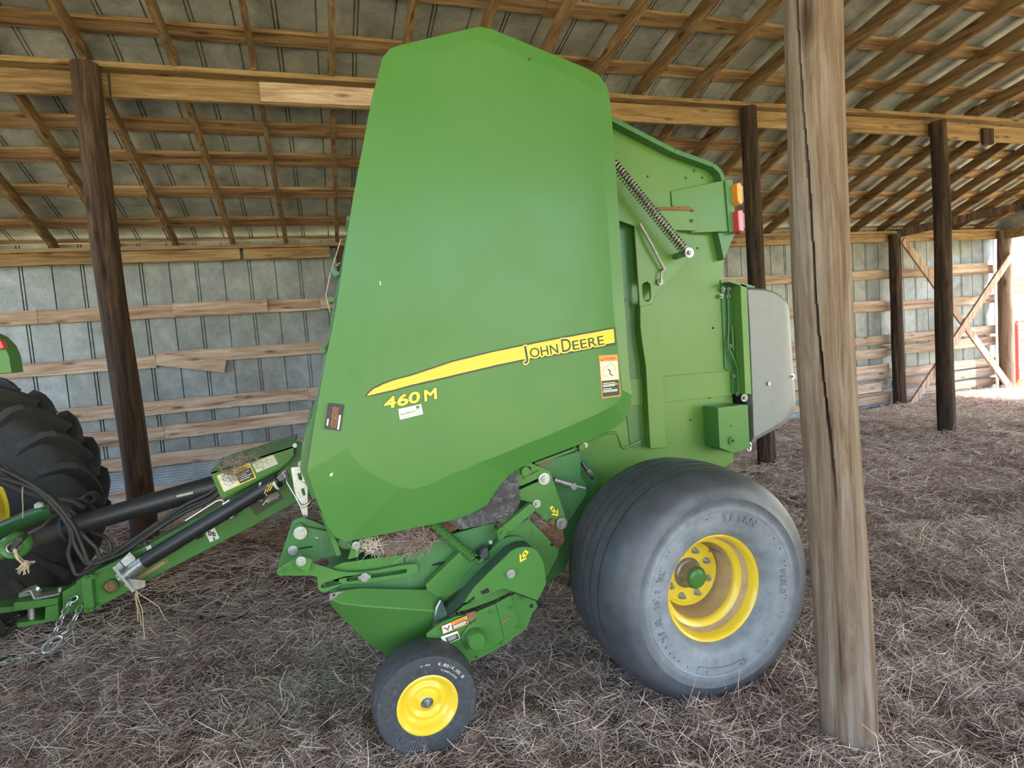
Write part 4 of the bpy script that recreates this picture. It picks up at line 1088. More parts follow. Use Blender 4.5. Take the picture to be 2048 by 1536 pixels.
part('gearbox_top', MB().prism([(0.415, 0.505), (0.448, 0.527), (0.553, 0.555), (0.611, 0.574), (0.627, 0.573), (0.665, 0.543), (0.578, 0.522), (0.522, 0.514), (0.462, 0.506)], 2.325, 2.40), 'green', gp, bevel=0.002)
part('gearbox_hollow', MB().prism([(0.452, 0.503), (0.491, 0.506), (0.496, 0.493), (0.490, 0.475), (0.476, 0.468), (0.461, 0.473), (0.455, 0.490)], 2.298, 2.302), 'mudgrass', gp)
part('guard_opening', MB().prism([(0.509, 0.604), (0.541, 0.615), (0.548, 0.596), (0.516, 0.593)], 2.245, 2.25), 'hollow', bc)
part('guard_opening', MB().prism([(0.454, 0.577), (0.483, 0.592), (0.481, 0.581), (0.457, 0.573)], 2.245, 2.25), 'hollow', bc)
p = (0.479, 2.310, 0.397); b = MB(); b.lathe([(0.0, 0.042), (-0.045, 0.040), (-0.055, 0.034), (-0.055, 0.0001)], (p[0], 2.31, p[2]), 28); part('gear_cap', b, 'green', gp)
for p in ((0.435, 2.310, 0.415), (0.514, 2.310, 0.435), (0.486, 2.310, 0.350), (0.557, 2.300, 0.487), (0.594, 2.310, 0.342), (0.650, 2.303, 0.487), (0.672, 2.303, 0.396)):
    bolt(p, 0.012, gp, 'green', t=.006)
bolt((0.696, 2.310, 0.517), 0.008, gp, 'green', t=.004)
p = (0.742, 2.310, 0.469); b = MB(); b.disc((p[0], p[2]), 0.009, 2.3085, 2.312, 12); part('bolt_hole', b, 'hollow', gp)
p = (0.481, 2.310, 0.304); b = MB(); b.disc((p[0], p[2]), 0.005, 2.3085, 2.312, 10); part('bolt_hole', b, 'hollow', gp)
part('inspection_slot', MB().bar((0.602, 2.302, 0.434), (0.643, 2.302, 0.444), 0.010, 0.003), 'mudgrass', gp)
q = label_plate([(0.345, 0.474), (0.454, 0.495), (0.458, 0.458), (0.349, 0.440)], 2.298, 'orange', gp, [('white', .03, .06, .36, .94), ('decal_k', .38, .42, .97, .94)],
    [('decal_k', 'WARNING', .5, .34, .9, .34, 0.006)], lines=[('decal_k', 0.005, [(.08, .3), (.2, .65), (.3, .25)]), ('decal_k', 0.0025, [(.16, .75), (.2, .85), (.26, .7)])])
rows_(.42, 1, [(.55, .92), (.68, .95), (.81, .9)], 2.2966, q, gp, 'white', 0.003)
q = label_plate([(0.338, 0.431), (0.410, 0.439), (0.419, 0.405), (0.354, 0.392)], 2.298, 'white', gp, [('decal_k', .2, .28, .95, .94)])
rows_(.3, 1, [(.42, .8), (.56, .85), (.7, .75)], 2.2966, q, gp, 'white', 0.002)

# ---- ground wheels (part) with rim, hub and bolts (sub-parts)
WC = (1.469, 2.245, 0.505)
h_ = [(0.262, 0.262), (0.268, 0.30), (0.272, 0.338), (0.2735, 0.348), (0.2755, 0.350), (0.2755, 0.353), (0.272, 0.356), (0.272, 0.390), (0.2745, 0.393), (0.2745, 0.396), (0.271, 0.399), (0.265, 0.425), (0.25, 0.452), (0.228, 0.474), (0.20, 0.488), (0.17, 0.496)]
prof = [(-0.18, 0.218), (-0.205, 0.224), (-0.222, 0.232), (-0.245, 0.245)] + [(-d, r) for d, r in h_]
for g0 in (-0.125, -0.062, 0.0, 0.062, 0.125):
    rr = 0.508 - 0.45 * g0 * g0
    prof += [(g0 - 0.0062, rr), (g0 - 0.0045, rr - 0.024), (g0 + 0.0045, rr - 0.024), (g0 + 0.0062, rr)]
prof += [(d, r) for d, r in h_[::-1]] + [(0.245, 0.245), (0.222, 0.232), (0.205, 0.224), (0.18, 0.218)]
tyre = part('wheel_tyre', MB().lathe(prof, WC, 128, closed=True), 'tyre', smooth=40)
def arc_text(s, c, R, a0, a1, h, y, mat, parent, off=0.0, name='tyre_lettering'):
    n = len(s); b = MB()
    for i, ch in enumerate(s):
        if ch == ' ': continue
        t0 = a0 + (a1 - a0) * (i + 0.08) / n; t1 = a0 + (a1 - a0) * (i + 0.92) / n
        if ch in '.-1I/': tm = (t0 + t1) / 2; w = 0.22 if ch in '.1I' else 0.3; t0, t1 = tm + (t0 - tm) * w * 2, tm + (t1 - tm) * w * 2
        p0 = (c[0] + R * math.cos(t0), c[2] + R * math.sin(t0)); p1 = (c[0] + R * math.cos(t1), c[2] + R * math.sin(t1))
        hh = h * (0.18 if ch == '.' else 0.2 if ch == '-' else 1)
        text_mb(ch, p0, p1, hh, y, 0.006, off, mb=b)
    return part(name, b, mat, parent, smooth=0)
rad = math.radians
arc_text('TITAN', WC, 0.304, rad(88), rad(55), 0.036, 1.9700, 'rubber_r', tyre, 0.0016)
arc_text('SL', WC, 0.300, rad(160), rad(151), 0.024, 1.9712, 'rubber_r', tyre, 0.0008)
arc_text('21.5L-16.1', WC, 0.300, rad(206), rad(165), 0.024, 1.9712, 'rubber_r', tyre, 0.0008)
arc_text('FIELD', WC, 0.300, rad(8), rad(-12), 0.024, 1.9712, 'rubber_r', tyre, 0.0008)
b = MB()
def ringarc(R, a0, a1): return [(WC[0] + R * math.cos(a0 + (a1 - a0) * k / 20), 1.972, WC[2] + R * math.sin(a0 + (a1 - a0) * k / 20)) for k in range(21)]
b.tube(ringarc(.340, rad(244), rad(286)), 0.0015, 4).tube(ringarc(.312, rad(244), rad(286)), 0.0015, 4)
b.tube([ringarc(.340, rad(244), rad(286))[0], ringarc(.312, rad(244), rad(286))[0]], .0015, 4).tube([ringarc(.340, rad(244), rad(286))[-1], ringarc(.312, rad(244), rad(286))[-1]], .0015, 4)
part('tyre_plate_outline', b, 'rubber_r', tyre)
b = MB(); rg = random.Random(4)
for k in range(150):
    R = rg.choice((.25, .275, .295, .325)); a = rg.uniform(0, 6.28); yy = WC[1] - (0.245 + (R - .245) * .3) - .004
    x, z = WC[0] + R * math.cos(a), WC[2] + R * math.sin(a)
    b.bar((x, yy, z), (x + .007 * math.cos(a + .5), yy, z + .007 * math.sin(a + .5)), 0.0013, 0.003)
part('moulding_whiskers', b, 'rubber_l', tyre, smooth=0)
# rim: flange ring, stepped barrel, recessed disc
ry = 2.033 - 2.245
rim = part('wheel_rim', MB().lathe([(ry + .012, .232), (ry - .004, .231), (ry - .006, .226), (ry - .002, .219), (ry + .006, .214), (ry + .020, .210), (ry + .034, .206)], WC, 96), 'yellow', tyre, smooth=50)
part('rim_bead_band', MB().lathe([(ry + .034, .206), (ry + .060, .200), (ry + .066, .196)], WC, 96), 'dusty_yellow', tyre, smooth=50)
part('rim_step', MB().lathe([(ry + .066, .196), (ry + .070, .190), (ry + .074, .178), (ry + .082, .172), (ry + .092, .170)], WC, 96), 'yellow', tyre, smooth=50)
part('rim_barrel', MB().lathe([(ry + .092, .170), (ry + .15, .167), (ry + .20, .166), (ry + .24, .163)], WC, 96), 'dusty_yellow', tyre, smooth=50)
dy_ = ry + .182
part('rim_disc', MB().lathe([(dy_ + .030, .166), (dy_ + .006, .150), (dy_ - .006, .146), (dy_ - .006, .138), (dy_ + .002, .130), (dy_ + .004, .07), (dy_ + .004, .0001)], WC, 72), 'yellow', tyre, smooth=40)
part('wheel_hub', MB().lathe([(dy_ + .004, .070), (dy_ - .004, .066), (dy_ - .010, .056), (dy_ - .060, .050), (dy_ - .064, .048)], WC, 40), 'steel_d', tyre, smooth=40)
part('hub_cap', MB().lathe([(dy_ - .060, .0465), (dy_ - .068, .046), (dy_ - .074, .040), (dy_ - .078, .02), (dy_ - .079, .0001)], WC, 36), 'green', tyre, smooth=50)
for k in range(8):
    a = rad(22 + 45 * k); x, z = WC[0] + .106 * math.cos(a), WC[2] + .106 * math.sin(a)
    b = MB(); b.disc((x, z), 0.016, WC[1] + dy_ - .002, WC[1] + dy_ + .004, 16)
    b.prism([(x + .011 * math.cos(j * PI / 3), z + .011 * math.sin(j * PI / 3)) for j in range(6)], WC[1] + dy_ - .018, WC[1] + dy_)
    b.disc((x, z), 0.006, WC[1] + dy_ - .028, WC[1] + dy_ - .016, 10)
    part('wheel_bolt', b, 'steel', tyre)
part('tyre_valve', MB().tube([(WC[0] + .11, WC[1] + dy_ - .01, WC[2] + .085), (WC[0] + .135, WC[1] + dy_ - .04, WC[2] + .085), (WC[0] + .155, WC[1] + dy_ - .075, WC[2] + .072)], 0.005, 8), 'steel_d', tyre)
# axle and mirrored far wheel
part('axle', MB().tube([(1.469, 2.3, .505), (1.469, 4.3, .505)], 0.05, 16), 'green_d')
far = tyre.copy(); COL.objects.link(far); far.scale.y = -1
for ch in list(tyre.children):
    c = ch.copy(); COL.objects.link(c); c.parent = far
far['label'] = 'far side wheel tyre hidden behind the baler'

# ---- gauge wheel
GC = (0.247, 2.25, 0.238)
gw = part('gauge_wheel_tyre', MB().lathe([(-.06, .105), (-.078, .116), (-.080, .125), (-.083, .17), (-.082, .190), (-.080, .1925), (-.074, .194), (-.060, .201), (-.02, .206), (.03, .206), (.065, .199), (.078, .188), (.082, .16), (.078, .118), (.06, .105)], GC, 96, closed=True), 'rubber_s', smooth=35)
part('gauge_rim', MB().lathe([(-.066, .120), (-.080, .119), (-.082, .113), (-.074, .104), (-.066, .097), (-.058, .094), (-.052, .088), (-.045, .080), (-.046, .074), (-.052, .070), (-.054, .062), (-.046, .052), (-.042, .046), (-.048, .038), (-.062, .030), (-.066, .026), (-.060, .024), (-.03, .023)], GC, 72), 'yellow', gw, smooth=50)
b = MB(); b.lathe([(-.02, .022), (-.058, .022), (-.060, .019), (-.052, .018), (-.052, .0001)], GC, 28); part('gauge_bearing', b, 'steel', gw)
bolt((GC[0], GC[1] - .058, GC[2]), 0.0145, gw, 'steel', 'axle_nut', 0.014)
arc_text('4.80/4.00-8', GC, 0.160, rad(72), rad(28), 0.012, GC[1] - .0856, 'white', gw)
arc_text('TUBELESS', GC, 0.142, rad(66), rad(34), 0.006, GC[1] - .0856, 'white', gw)
arc_text('4.00', GC, 0.160, rad(96), rad(82), 0.006, GC[1] - .0856, 'white', gw)
b = MB()
for k in range(12):
    a = rad(222 + 3.8 * k)
    b.bar((GC[0] + .132 * math.cos(a), GC[1] - .0845, GC[2] + .132 * math.sin(a)), (GC[0] + .185 * math.cos(a + .02 * (6 - k) * .4), GC[1] - .0838, GC[2] + .185 * math.sin(a + .02 * (6 - k) * .4)), 0.0016, 0.0015)
part('tyre_wear_lines', b, 'plastic', gw, smooth=0)
part('gauge_arm', MB().tube([(GC[0], 2.28, GC[2]), (GC[0], 2.40, GC[2]), (GC[0] + .15, 2.45, GC[2] + .2)], 0.02, 10), 'green_d')

# ---- tongue
tg = part('tongue', MB().prism([(-1.218, 0.627), (-1.182, 0.654), (-0.913, 0.756), (-0.547, 0.912), (-0.320, 1.031), (-0.132, 1.058), (-0.096, 0.903), (-0.201, 0.860), (-0.456, 0.757), (-0.863, 0.606), (-1.168, 0.481), (-1.227, 0.477)], 3.24, 3.37), 'green', bevel=0.005)
part('tongue_flange', MB().prism([(-1.204, 0.653), (-1.159, 0.666), (-1.166, 0.494), (-1.206, 0.489)], 3.20, 3.41), 'green', tg, bevel=0.004)
part('tongue_flange', MB().prism([(-1.235, 0.635), (-1.212, 0.642), (-1.214, 0.490), (-1.244, 0.487)], 3.235, 3.375), 'green', tg, bevel=0.004)
for p in ((-1.180, 3.190, 0.658), (-1.151, 3.190, 0.655), (-1.195, 3.190, 0.498), (-1.142, 3.190, 0.503), (-1.174, 3.190, 0.497)):
    bolt(p, 0.010, tg, 'green', t=.008)
hole = [(-1.282, 0.544), (-1.237, 0.561), (-1.227, 0.552), (-1.232, 0.537), (-1.273, 0.523), (-1.282, 0.532)]
hh = part('hitch_head', MB().prism([(-1.304, 0.588), (-1.264, 0.605), (-1.230, 0.624), (-1.216, 0.630), (-1.225, 0.480), (-1.268, 0.480), (-1.313, 0.471), (-1.310, 0.522)], 3.25, 3.36, [hole]), 'green', bevel=0.004)
part('clevis', MB().prism([(-1.482, 0.587), (-1.397, 0.578), (-1.313, 0.573), (-1.314, 0.543), (-1.363, 0.542), (-1.487, 0.548)], 3.22, 3.39), 'green', hh, bevel=0.003)
part('clevis', MB().prism([(-1.483, 0.489), (-1.374, 0.480), (-1.365, 0.539), (-1.314, 0.541), (-1.319, 0.467), (-1.481, 0.465)], 3.22, 3.39), 'green', hh, bevel=0.003)
b = MB(); b.tube([(-1.435, 3.260, 0.534), (-1.441, 3.260, 0.478)], 0.014, 12).tube([(-1.441, 3.260, 0.478), (-1.442, 3.260, 0.469)], 0.02, 12); part('hitch_bolt', b, 'steel', hh)
b = MB()
pp = [(-1.466, 3.270, 0.616), (-1.422, 3.270, 0.626), (-1.410, 3.270, 0.581), (-1.310, 3.270, 0.585)]
for u, v in zip(pp[:-1], pp[1:]): b.bar(u, v, 0.009, 0.07)
b.tube([(-1.484, 3.280, 0.595), (-1.440, 3.280, 0.597)], 0.012, 8).tube([(-1.320, 3.270, 0.585), (-1.316, 3.270, 0.607)], 0.010, 8).tube([(-1.412, 3.300, 0.616), (-1.441, 3.280, 0.591)], 0.02, 10)
part('hitch_pin_clip', b, 'steel', hh, bevel=0.002)
p = (-1.097, 3.230, 0.582); b = MB(); b.lathe([(0.02, .034), (-.012, .036), (-.016, .032), (-.012, .028), (0.02, .027)], (p[0], 3.23, p[2]), 28); part('jack_socket', b, 'green', tg)
b = MB(); b.disc((p[0], p[2]), 0.0275, 3.232, 3.239, 24); part('socket_bore', b, 'mudgrass', tg)
# parking jack stored along the tongue
jk = part('jack_tube', MB().tube([(-0.919, 3.150, 0.700), (-0.282, 3.100, 1.013)], 0.036, 20), 'black')
part('jack_foot_tube', MB().tube([(-1.027, 3.160, 0.635), (-0.910, 3.150, 0.705)], 0.031, 18), 'steel', jk)
part('jack_foot_plate', MB().bar((-1.032, 3.160, 0.711), (-0.965, 3.160, 0.577), 0.012, 0.12), 'steel', jk)
part('jack_foot_web', MB().prism([(-1.024, 0.713), (-0.982, 0.751), (-0.961, 0.715), (-0.976, 0.679), (-1.006, 0.679)], 3.17, 3.18), 'steel', jk)
part('jack_foot_web', MB().prism([(-0.986, 0.637), (-0.917, 0.616), (-0.920, 0.585), (-0.960, 0.577)], 3.12, 3.13), 'steel_d', jk)
A, B_ = Vector((-0.360, 3.110, 0.975)), Vector((-0.278, 3.100, 1.007))
b = MB(); b.tube([A, A.lerp(B_, .14)], 0.0385, 20).tube([A.lerp(B_, .72), A.lerp(B_, .86)], 0.0385, 20); part('jack_label_band', b, 'white', jk)
b = MB(); b.tube([A.lerp(B_, .14), A.lerp(B_, .72)], 0.0375, 20); part('jack_label', b, 'decal_k', jk)
b = MB()
for k in range(3):
    P_ = A.lerp(B_, .25 + .16 * k); Q_ = Vector((0, -0.0378, 0)); d = Vector((0.012, 0, 0.022)); b.bar(P_ + Q_ - d, P_ + Q_ + d, 0.004, 0.002)
part('jack_print', b, 'decal_y', jk)
part('jack_handle', MB().tube([(-0.726, 3.160, 0.864), (-0.578, 3.150, 0.942), (-0.559, 3.150, 0.945), (-0.547, 3.150, 0.932), (-0.549, 3.130, 0.924)], 0.0065, 8).tube([(-0.549, 3.130, 0.924), (-0.514, 3.120, 0.943)], 0.0065, 8), 'chrome', jk, smooth=60)
part('grease_fitting', MB().tube([(-0.538, 3.220, 0.827), (-0.520, 3.220, 0.840)], 0.006, 6).tube([(-0.518, 3.210, 0.842), (-0.506, 3.210, 0.839)], 0.010, 8), 'chrome', tg)
part('jack_rib', MB().tube([(-0.498, 3.100, 0.915), (-0.357, 3.080, 0.980)], 0.003, 6), 'steel', jk)
part('tongue_slot', MB().prism([(-0.708, 0.742), (-0.703, 0.749), (-0.673, 0.763), (-0.669, 0.758), (-0.674, 0.752), (-0.702, 0.740)], 3.238, 3.2395), 'hollow', tg)
# tongue labels
q = label_plate([(-0.665, 0.775), (-0.621, 0.791), (-0.603, 0.730), (-0.648, 0.716)], 3.2386, 'white', tg, [], lines=[('decal_k', 0.006, [(.3, .15), (.2, .35), (.35, .5), (.5, .3), (.4, .12), (.3, .15)]), ('decal_k', 0.006, [(.65, .3), (.8, .5), (.7, .7), (.55, .6), (.65, .3)]), ('decal_k', 0.006, [(.45, .75), (.6, .9), (.4, .95)])])
q = label_plate([(-0.475, 0.942), (-0.309, 0.947), (-0.280, 0.887), (-0.423, 0.815)], 3.2386, 'decal_k', tg, [], lines=[('white', 0.004, [(.2, .45), (.42, .5)]), ('white', 0.004, [(.25, .3), (.4, .55)]), ('white', 0.005, [(.35, .75), (.5, .62), (.55, .75)]), ('white', 0.003, [(.5, .6), (.7, .4), (.95, .35)]), ('white', 0.003, [(.5, .64), (.72, .5), (.97, .48)]), ('white', 0.003, [(.52, .68), (.72, .6), (.95, .62)]), ('white', 0.003, [(.5, .72), (.72, .7), (.88, .74)])])
q = label_plate([(-1.043, 0.575), (-0.852, 0.667), (-0.844, 0.652), (-1.033, 0.559)], 3.2386, 'orange', tg, [('decal_k', .02, .12, .99, .8)])
rows_(.3, 1, [(.45, .95)], 3.2374, q, tg, 'white', 0.003)
q = label_plate([(-1.113, 0.585), (-1.106, 0.585), (-1.091, 0.551), (-1.097, 0.547)], 3.2386, 'orange', tg, [('white', .2, .1, .8, .9)])
q = label_plate([(-0.933, 0.748), (-0.912, 0.753), (-0.906, 0.734), (-0.928, 0.726)], 3.2386, 'white', tg, [])
# driveline
dv = part('driveline_shield', MB().tube([(-1.297, 3.360, 0.867), (-0.994, 3.360, 0.920), (-0.926, 3.360, 0.930), (-0.521, 3.360, 0.996)], [0.050, 0.050, 0.054, 0.055], 20), 'black', smooth=50)
b = MB(); b.tube([(-1.417, 3.360, 0.836), (-1.297, 3.360, 0.866)], [0.044, 0.036], 14).tube([(-1.450, 3.360, 0.820), (-1.411, 3.360, 0.839)], [0.05, 0.05], 12); part('universal_joint', b, 'black_d', dv)
b = MB(); p0 = Vector((-1.290, 3.360, 0.866)); p1 = Vector((-1.306, 3.360, 0.863)); b.tube([p0, p1], 0.062, 18); part('shield_collar', b, 'black_d', dv)
b = MB(); b.bar((-0.786, 3.300, 0.963), (-0.710, 3.300, 0.971), 0.012, 0.006); part('shield_lock', b, 'steel_d', dv)
# gearbox cover above the tongue, with labels
cv = part('driveline_cover', MB().prism([(-0.597, 1.087), (-0.545, 1.098), (-0.348, 1.140), (-0.196, 1.171), (-0.201, 1.126), (-0.224, 1.096), (-0.272, 1.059), (-0.461, 0.985), (-0.551, 0.946), (-0.564, 0.958)], 3.16, 3.17), 'green', bevel=0.003)
F = [(-0.597, 3.160, 1.087), (-0.196, 3.160, 1.171)]; G = [(F[0][0], 3.52, F[0][2] + .015), (F[1][0], 3.52, F[1][2] + .015)]
b = MB(); b.add([F[0], F[1], G[1], G[0]] + [(x, y, z - .012) for x, y, z in (F[0], F[1], G[1], G[0])], [(0, 1, 2, 3), (7, 6, 5, 4), (0, 4, 5, 1), (1, 5, 6, 2), (2, 6, 7, 3), (3, 7, 4, 0)])
b.prism([(x, z) for x, z in [(-0.597, 1.087), (-0.196, 1.171), (-0.272, 1.059), (-0.551, 0.946)]], 3.50, 3.51)
part('cover_top', b, 'green_d', cv)
part('cover_lip', MB().tube([(-0.550, 3.155, 0.947), (-0.460, 3.155, 0.986), (-0.272, 3.155, 1.060), (-0.223, 3.155, 1.097), (-0.200, 3.155, 1.126)], 0.006, 6), 'green', cv, smooth=60)
part('cover_rear', MB().prism([(-0.264, 1.053), (-0.192, 1.182), (-0.163, 1.173), (-0.159, 1.092), (-0.160, 1.001), (-0.231, 0.984), (-0.272, 0.969), (-0.362, 0.941), (-0.389, 0.966)], 3.20, 3.24), 'green_d', bevel=0.003)
b = MB(); p = (-0.192, 3.150, 1.171); b.disc((p[0], p[2]), 0.011, 3.14, 3.165, 14); part('cover_button', b, 'white', cv)
q = label_plate([(-0.569, 1.065), (-0.413, 1.111), (-0.391, 1.029), (-0.544, 0.979)], 3.1588, 'decal_y', cv, [('white', .03, .08, .48, .94), ('decal_k', .51, .30, .97, .94)], [('decal_k', 'CAUTION', .58, .24, .93, .24, 0.009)], lines=[('decal_k', 0.002, [(.1, .55), (.2, .8), (.4, .7)]), ('decal_k', 0.004, [(.25, .3), (.32, .5), (.28, .6)])])
rows_(.55, 1, [(.42, .9), (.54, .8), (.66, .92), (.78, .85)], 3.1573, q, cv, 'white', 0.004)
q = label_plate([(-0.405, 1.105), (-0.300, 1.136), (-0.282, 1.085), (-0.386, 1.054)], 3.1588, 'cream', cv, [], lines=[('decal_k', 0.001, [(.2, .4), (.4, .6), (.3, .9)]), ('decal_k', 0.001, [(.6, .3), (.95, .35)]), ('decal_k', 0.001, [(.6, .55), (.95, .6)]), ('decal_k', 0.001, [(.6, .8), (.9, .85)])])
# hoses along the tongue
for k, (dy__, dz__) in enumerate(((0, 0), (.03, .012), (.05, -.006), (.02, .03), (.07, .02))):
    w = [(-0.578, 3.300, 0.967), (-0.639, 3.300, 0.921), (-0.747, 3.300, 0.883), (-0.854, 3.300, 0.831), (-0.960, 3.300, 0.772), (-1.051, 3.300, 0.720), (-1.131, 3.300, 0.696), (-1.185, 3.300, 0.662)]
    pts = [(x + random.uniform(-.004, .004), y - .02 + dy__, z + dz__ + random.uniform(-.004, .004)) for x, y, z in w]
    ends = [[(-1.194, 3.280, 0.693), (-1.232, 3.300, 0.746), (-1.250, 3.300, 0.809), (-1.255, 3.300, 0.877), (-1.300, 3.300, 0.974), (-1.377, 3.300, 1.089), (-1.504, 3.300, 1.165), (-1.547, 3.300, 1.186)],
            [(-1.187, 3.280, 0.699), (-1.212, 3.300, 0.757), (-1.229, 3.300, 0.835), (-1.247, 3.300, 0.898), (-1.312, 3.300, 1.027), (-1.403, 3.300, 1.129), (-1.499, 3.300, 1.208), (-1.542, 3.300, 1.235)],
            [(-1.244, 3.300, 0.643), (-1.269, 3.300, 0.693), (-1.278, 3.300, 0.755), (-1.260, 3.300, 0.834), (-1.280, 3.300, 0.934), (-1.383, 3.350, 1.056), (-1.547, 3.400, 1.174)],
            [(-1.137, 3.300, 0.698), (-1.162, 3.300, 0.763), (-1.204, 3.300, 0.831), (-1.253, 3.350, 0.885), (-1.304, 3.350, 0.992), (-1.434, 3.400, 1.105), (-1.542, 3.400, 1.217)],
            [(-1.109, 3.320, 0.701), (-1.107, 3.320, 0.762), (-1.138, 3.340, 0.807), (-1.207, 3.400, 0.825), (-1.245, 3.400, 0.886), (-1.306, 3.400, 0.972), (-1.411, 3.400, 1.087)]][k]
    src = [Vector(p) for p in (pts[:7 - (k > 2)] + ends)]
    # smooth the path
    sm = []
    for i in range(len(src) - 1):
        a = src[max(0, i - 1)]; b0 = src[i]; c0 = src[i + 1]; d0 = src[min(len(src) - 1, i + 2)]
        for j in range(5):
            t = j / 5
            sm.append(0.5 * ((2 * b0) + (-a + c0) * t + (2 * a - 5 * b0 + 4 * c0 - d0) * t * t + (-a + 3 * b0 - 3 * c0 + d0) * t ** 3))
    part('hydraulic_hose', MB().tube(sm, 0.0095, 8), 'black_d', smooth=60)
part('hose_strap', MB().bar((-0.929, 3.220, 0.776), (-0.915, 3.220, 0.754), 0.012, 0.02), 'black', tg)

# ------------------------------------------------------------------ tractor at the left edge
TR = thing('tractor', (-2.4, 3.6, 0.0), 'rear of a green tractor with big lugged black wheel, cut off by the left edge', 'tractor')
TC = (-2.32, 4.42, 0.86)
R0 = 0.80
tprof = [(-.20, .42), (-.215, .44), (-.235, .55), (-.238, .66), (-.22, .735), (-.16, .765), (0, .785), (.16, .765), (.22, .735), (.238, .66), (.235, .55), (.215, .44), (.20, .42)]
tt = obj('tractor_tyre', MB().lathe(tprof, TC, 96, closed=True), 'rubber_t', TR, smooth=50)
b = MB()
NL = 22
for side in (-1, 1):
    for k in range(NL):
        a0 = 2 * PI * (k + (0.5 if side > 0 else 0)) / NL
        sec = []
        # lug runs from the centre line, sweeping back, over the shoulder and down the side
        for t, d, rb, rt_ in ((0, .0, .780, .845), (.35, .075, .778, .85), (.7, .15, .762, .845), (.95, .205, .735, .825), (1.1, .236, .69, .775), (1.25, .245, .64, .70), (1.35, .24, .60, .63)):
            a = a0 + 0.26 * min(t, 1.15)
            sec.append((a, side * d, rb - .01, rt_))
        w = 0.026
        vs = []
        for i, (a, d, rb, rt_) in enumerate(sec):
            ww = w / 0.8
            for da, r in ((-ww * 1.25, rb), (-ww * .8, rt_), (ww * .8, rt_), (ww * 1.25, rb)):
                dd = d * (1.0 if r == rb else 1.04)
                vs.append((TC[0] + r * math.cos(a + da), TC[1] + dd, TC[2] + r * math.sin(a + da)))
        fs = []
        for i in range(len(sec) - 1):
            for j in range(3):
                fs.append((4 * i + j, 4 * i + j + 1, 4 * i + 5 + j, 4 * i + 4 + j))
        fs += [(0, 1, 2, 3), tuple(4 * (len(sec) - 1) + j for j in (3, 2, 1, 0))]
        b.add(vs, fs)
obj('tyre_lugs', b, 'rubber_t', tt, smooth=35, bevel=0.006)
obj('tractor_rim', MB().lathe([(-.19, .43), (-.21, .425), (-.20, .40), (-.10, .37), (.05, .36), (.12, .30), (.13, .1), (.13, .0001)], TC, 64), 'yellow', tt, smooth=50)
obj('axle_housing', MB().tube([(-2.32, 2.4, .86), (-2.32, 4.5, .86)], 0.11, 20), 'green_d', TR)
obj('rear_axle_case', MB().box(-3.1, -2.22, 3.02, 3.62, .42, 1.25), 'green_d', TR, bevel=0.03)
# near wheel, outside the photo's left edge
nt = tt.copy(); COL.objects.link(nt); nt.location.y = -2.05
for ch in list(tt.children):
    c = ch.copy(); COL.objects.link(c); c.parent = nt
nt.location.x = -0.15
obj('fender', MB().prism([(-1.444, 1.874), (-1.349, 1.848), (-1.272, 1.798), (-1.246, 1.759), (-1.235, 1.713), (-1.234, 1.645), (-1.373, 1.643), (-1.534, 1.642)], 2.9, 3.0), 'green', TR, bevel=0.01)
obj('fender_lamp', MB().prism([(-1.287, 1.798), (-1.240, 1.778), (-1.231, 1.745), (-1.277, 1.741)], 2.86, 2.9), 'red', TR, bevel=0.004)
# drawbar
obj('drawbar', MB().prism([(-1.700, 0.583), (-1.554, 0.566), (-1.490, 0.559), (-1.424, 0.551), (-1.424, 0.530), (-1.492, 0.535), (-1.558, 0.537), (-1.704, 0.550)], 3.25, 3.36), 'green_d', TR, bevel=0.003)
# lower link arms
la = obj('lower_link', MB().tube([(-1.742, 3.000, 0.883), (-1.439, 3.000, 0.883), (-1.382, 3.000, 0.890)], [.05, .044, .034], 16), 'green_d', TR)
p = (-1.343, 2.980, 0.903)
obj('link_ball_ring', MB().lathe([(-.03, .030), (-.036, .045), (-.025, .055), (.025, .055), (.036, .045), (.03, .030)], (p[0], 3.0, p[2]), 32, closed=True), 'green', la, smooth=60)
obj('link_ball', MB().lathe([(-.038, .016), (-.04, .022), (-.025, .032), (.025, .032), (.04, .022), (.038, .016)], (p[0], 3.0, p[2]), 28, closed=True), 'steel_d', la, smooth=60)
fl = obj('lower_link', MB().tube([(-1.933, 3.900, 0.757), (-1.788, 3.850, 0.798), (-1.612, 3.800, 0.862), (-1.498, 3.780, 0.892)], [.05, .048, .045, .042], 14), 'green_d', TR)
obj('link_ball_ring', MB().lathe([(-.03, .016), (-.036, .025), (-.025, .032), (.025, .032), (.036, .025), (.03, .016)], (-1.311, 3.750, 0.935), 28, closed=True), 'black_d', fl, smooth=60)
obj('link_end', MB().tube([(-1.498, 3.780, 0.892), (-1.405, 3.760, 0.896), (-1.318, 3.750, 0.933)], [.04, .025, .03], 12), 'black_d', fl)
obj('link_pin', MB().tube([(-1.454, 3.700, 0.962), (-1.380, 3.700, 0.936), (-1.343, 3.720, 0.889)], 0.022, 10), 'black_d', fl)
obj('white_knob', MB().lathe([(0, .0001), (0, .022), (.02, .02), (.03, .0001)], (-1.551, 3.740, 0.921), 16, axis='z'), 'white', fl)
obj('lift_strut', MB().tube([(-1.603, 3.450, 1.148), (-1.463, 3.420, 1.062), (-1.364, 3.400, 1.012), (-1.289, 3.400, 0.900)], 0.020, 10), 'black_d', TR, smooth=60)
obj('lift_strut', MB().tube([(-1.618, 3.500, 1.219), (-1.523, 3.480, 1.131), (-1.425, 3.450, 1.030), (-1.304, 3.420, 0.931)], 0.013, 10), 'black_d', TR, smooth=60)
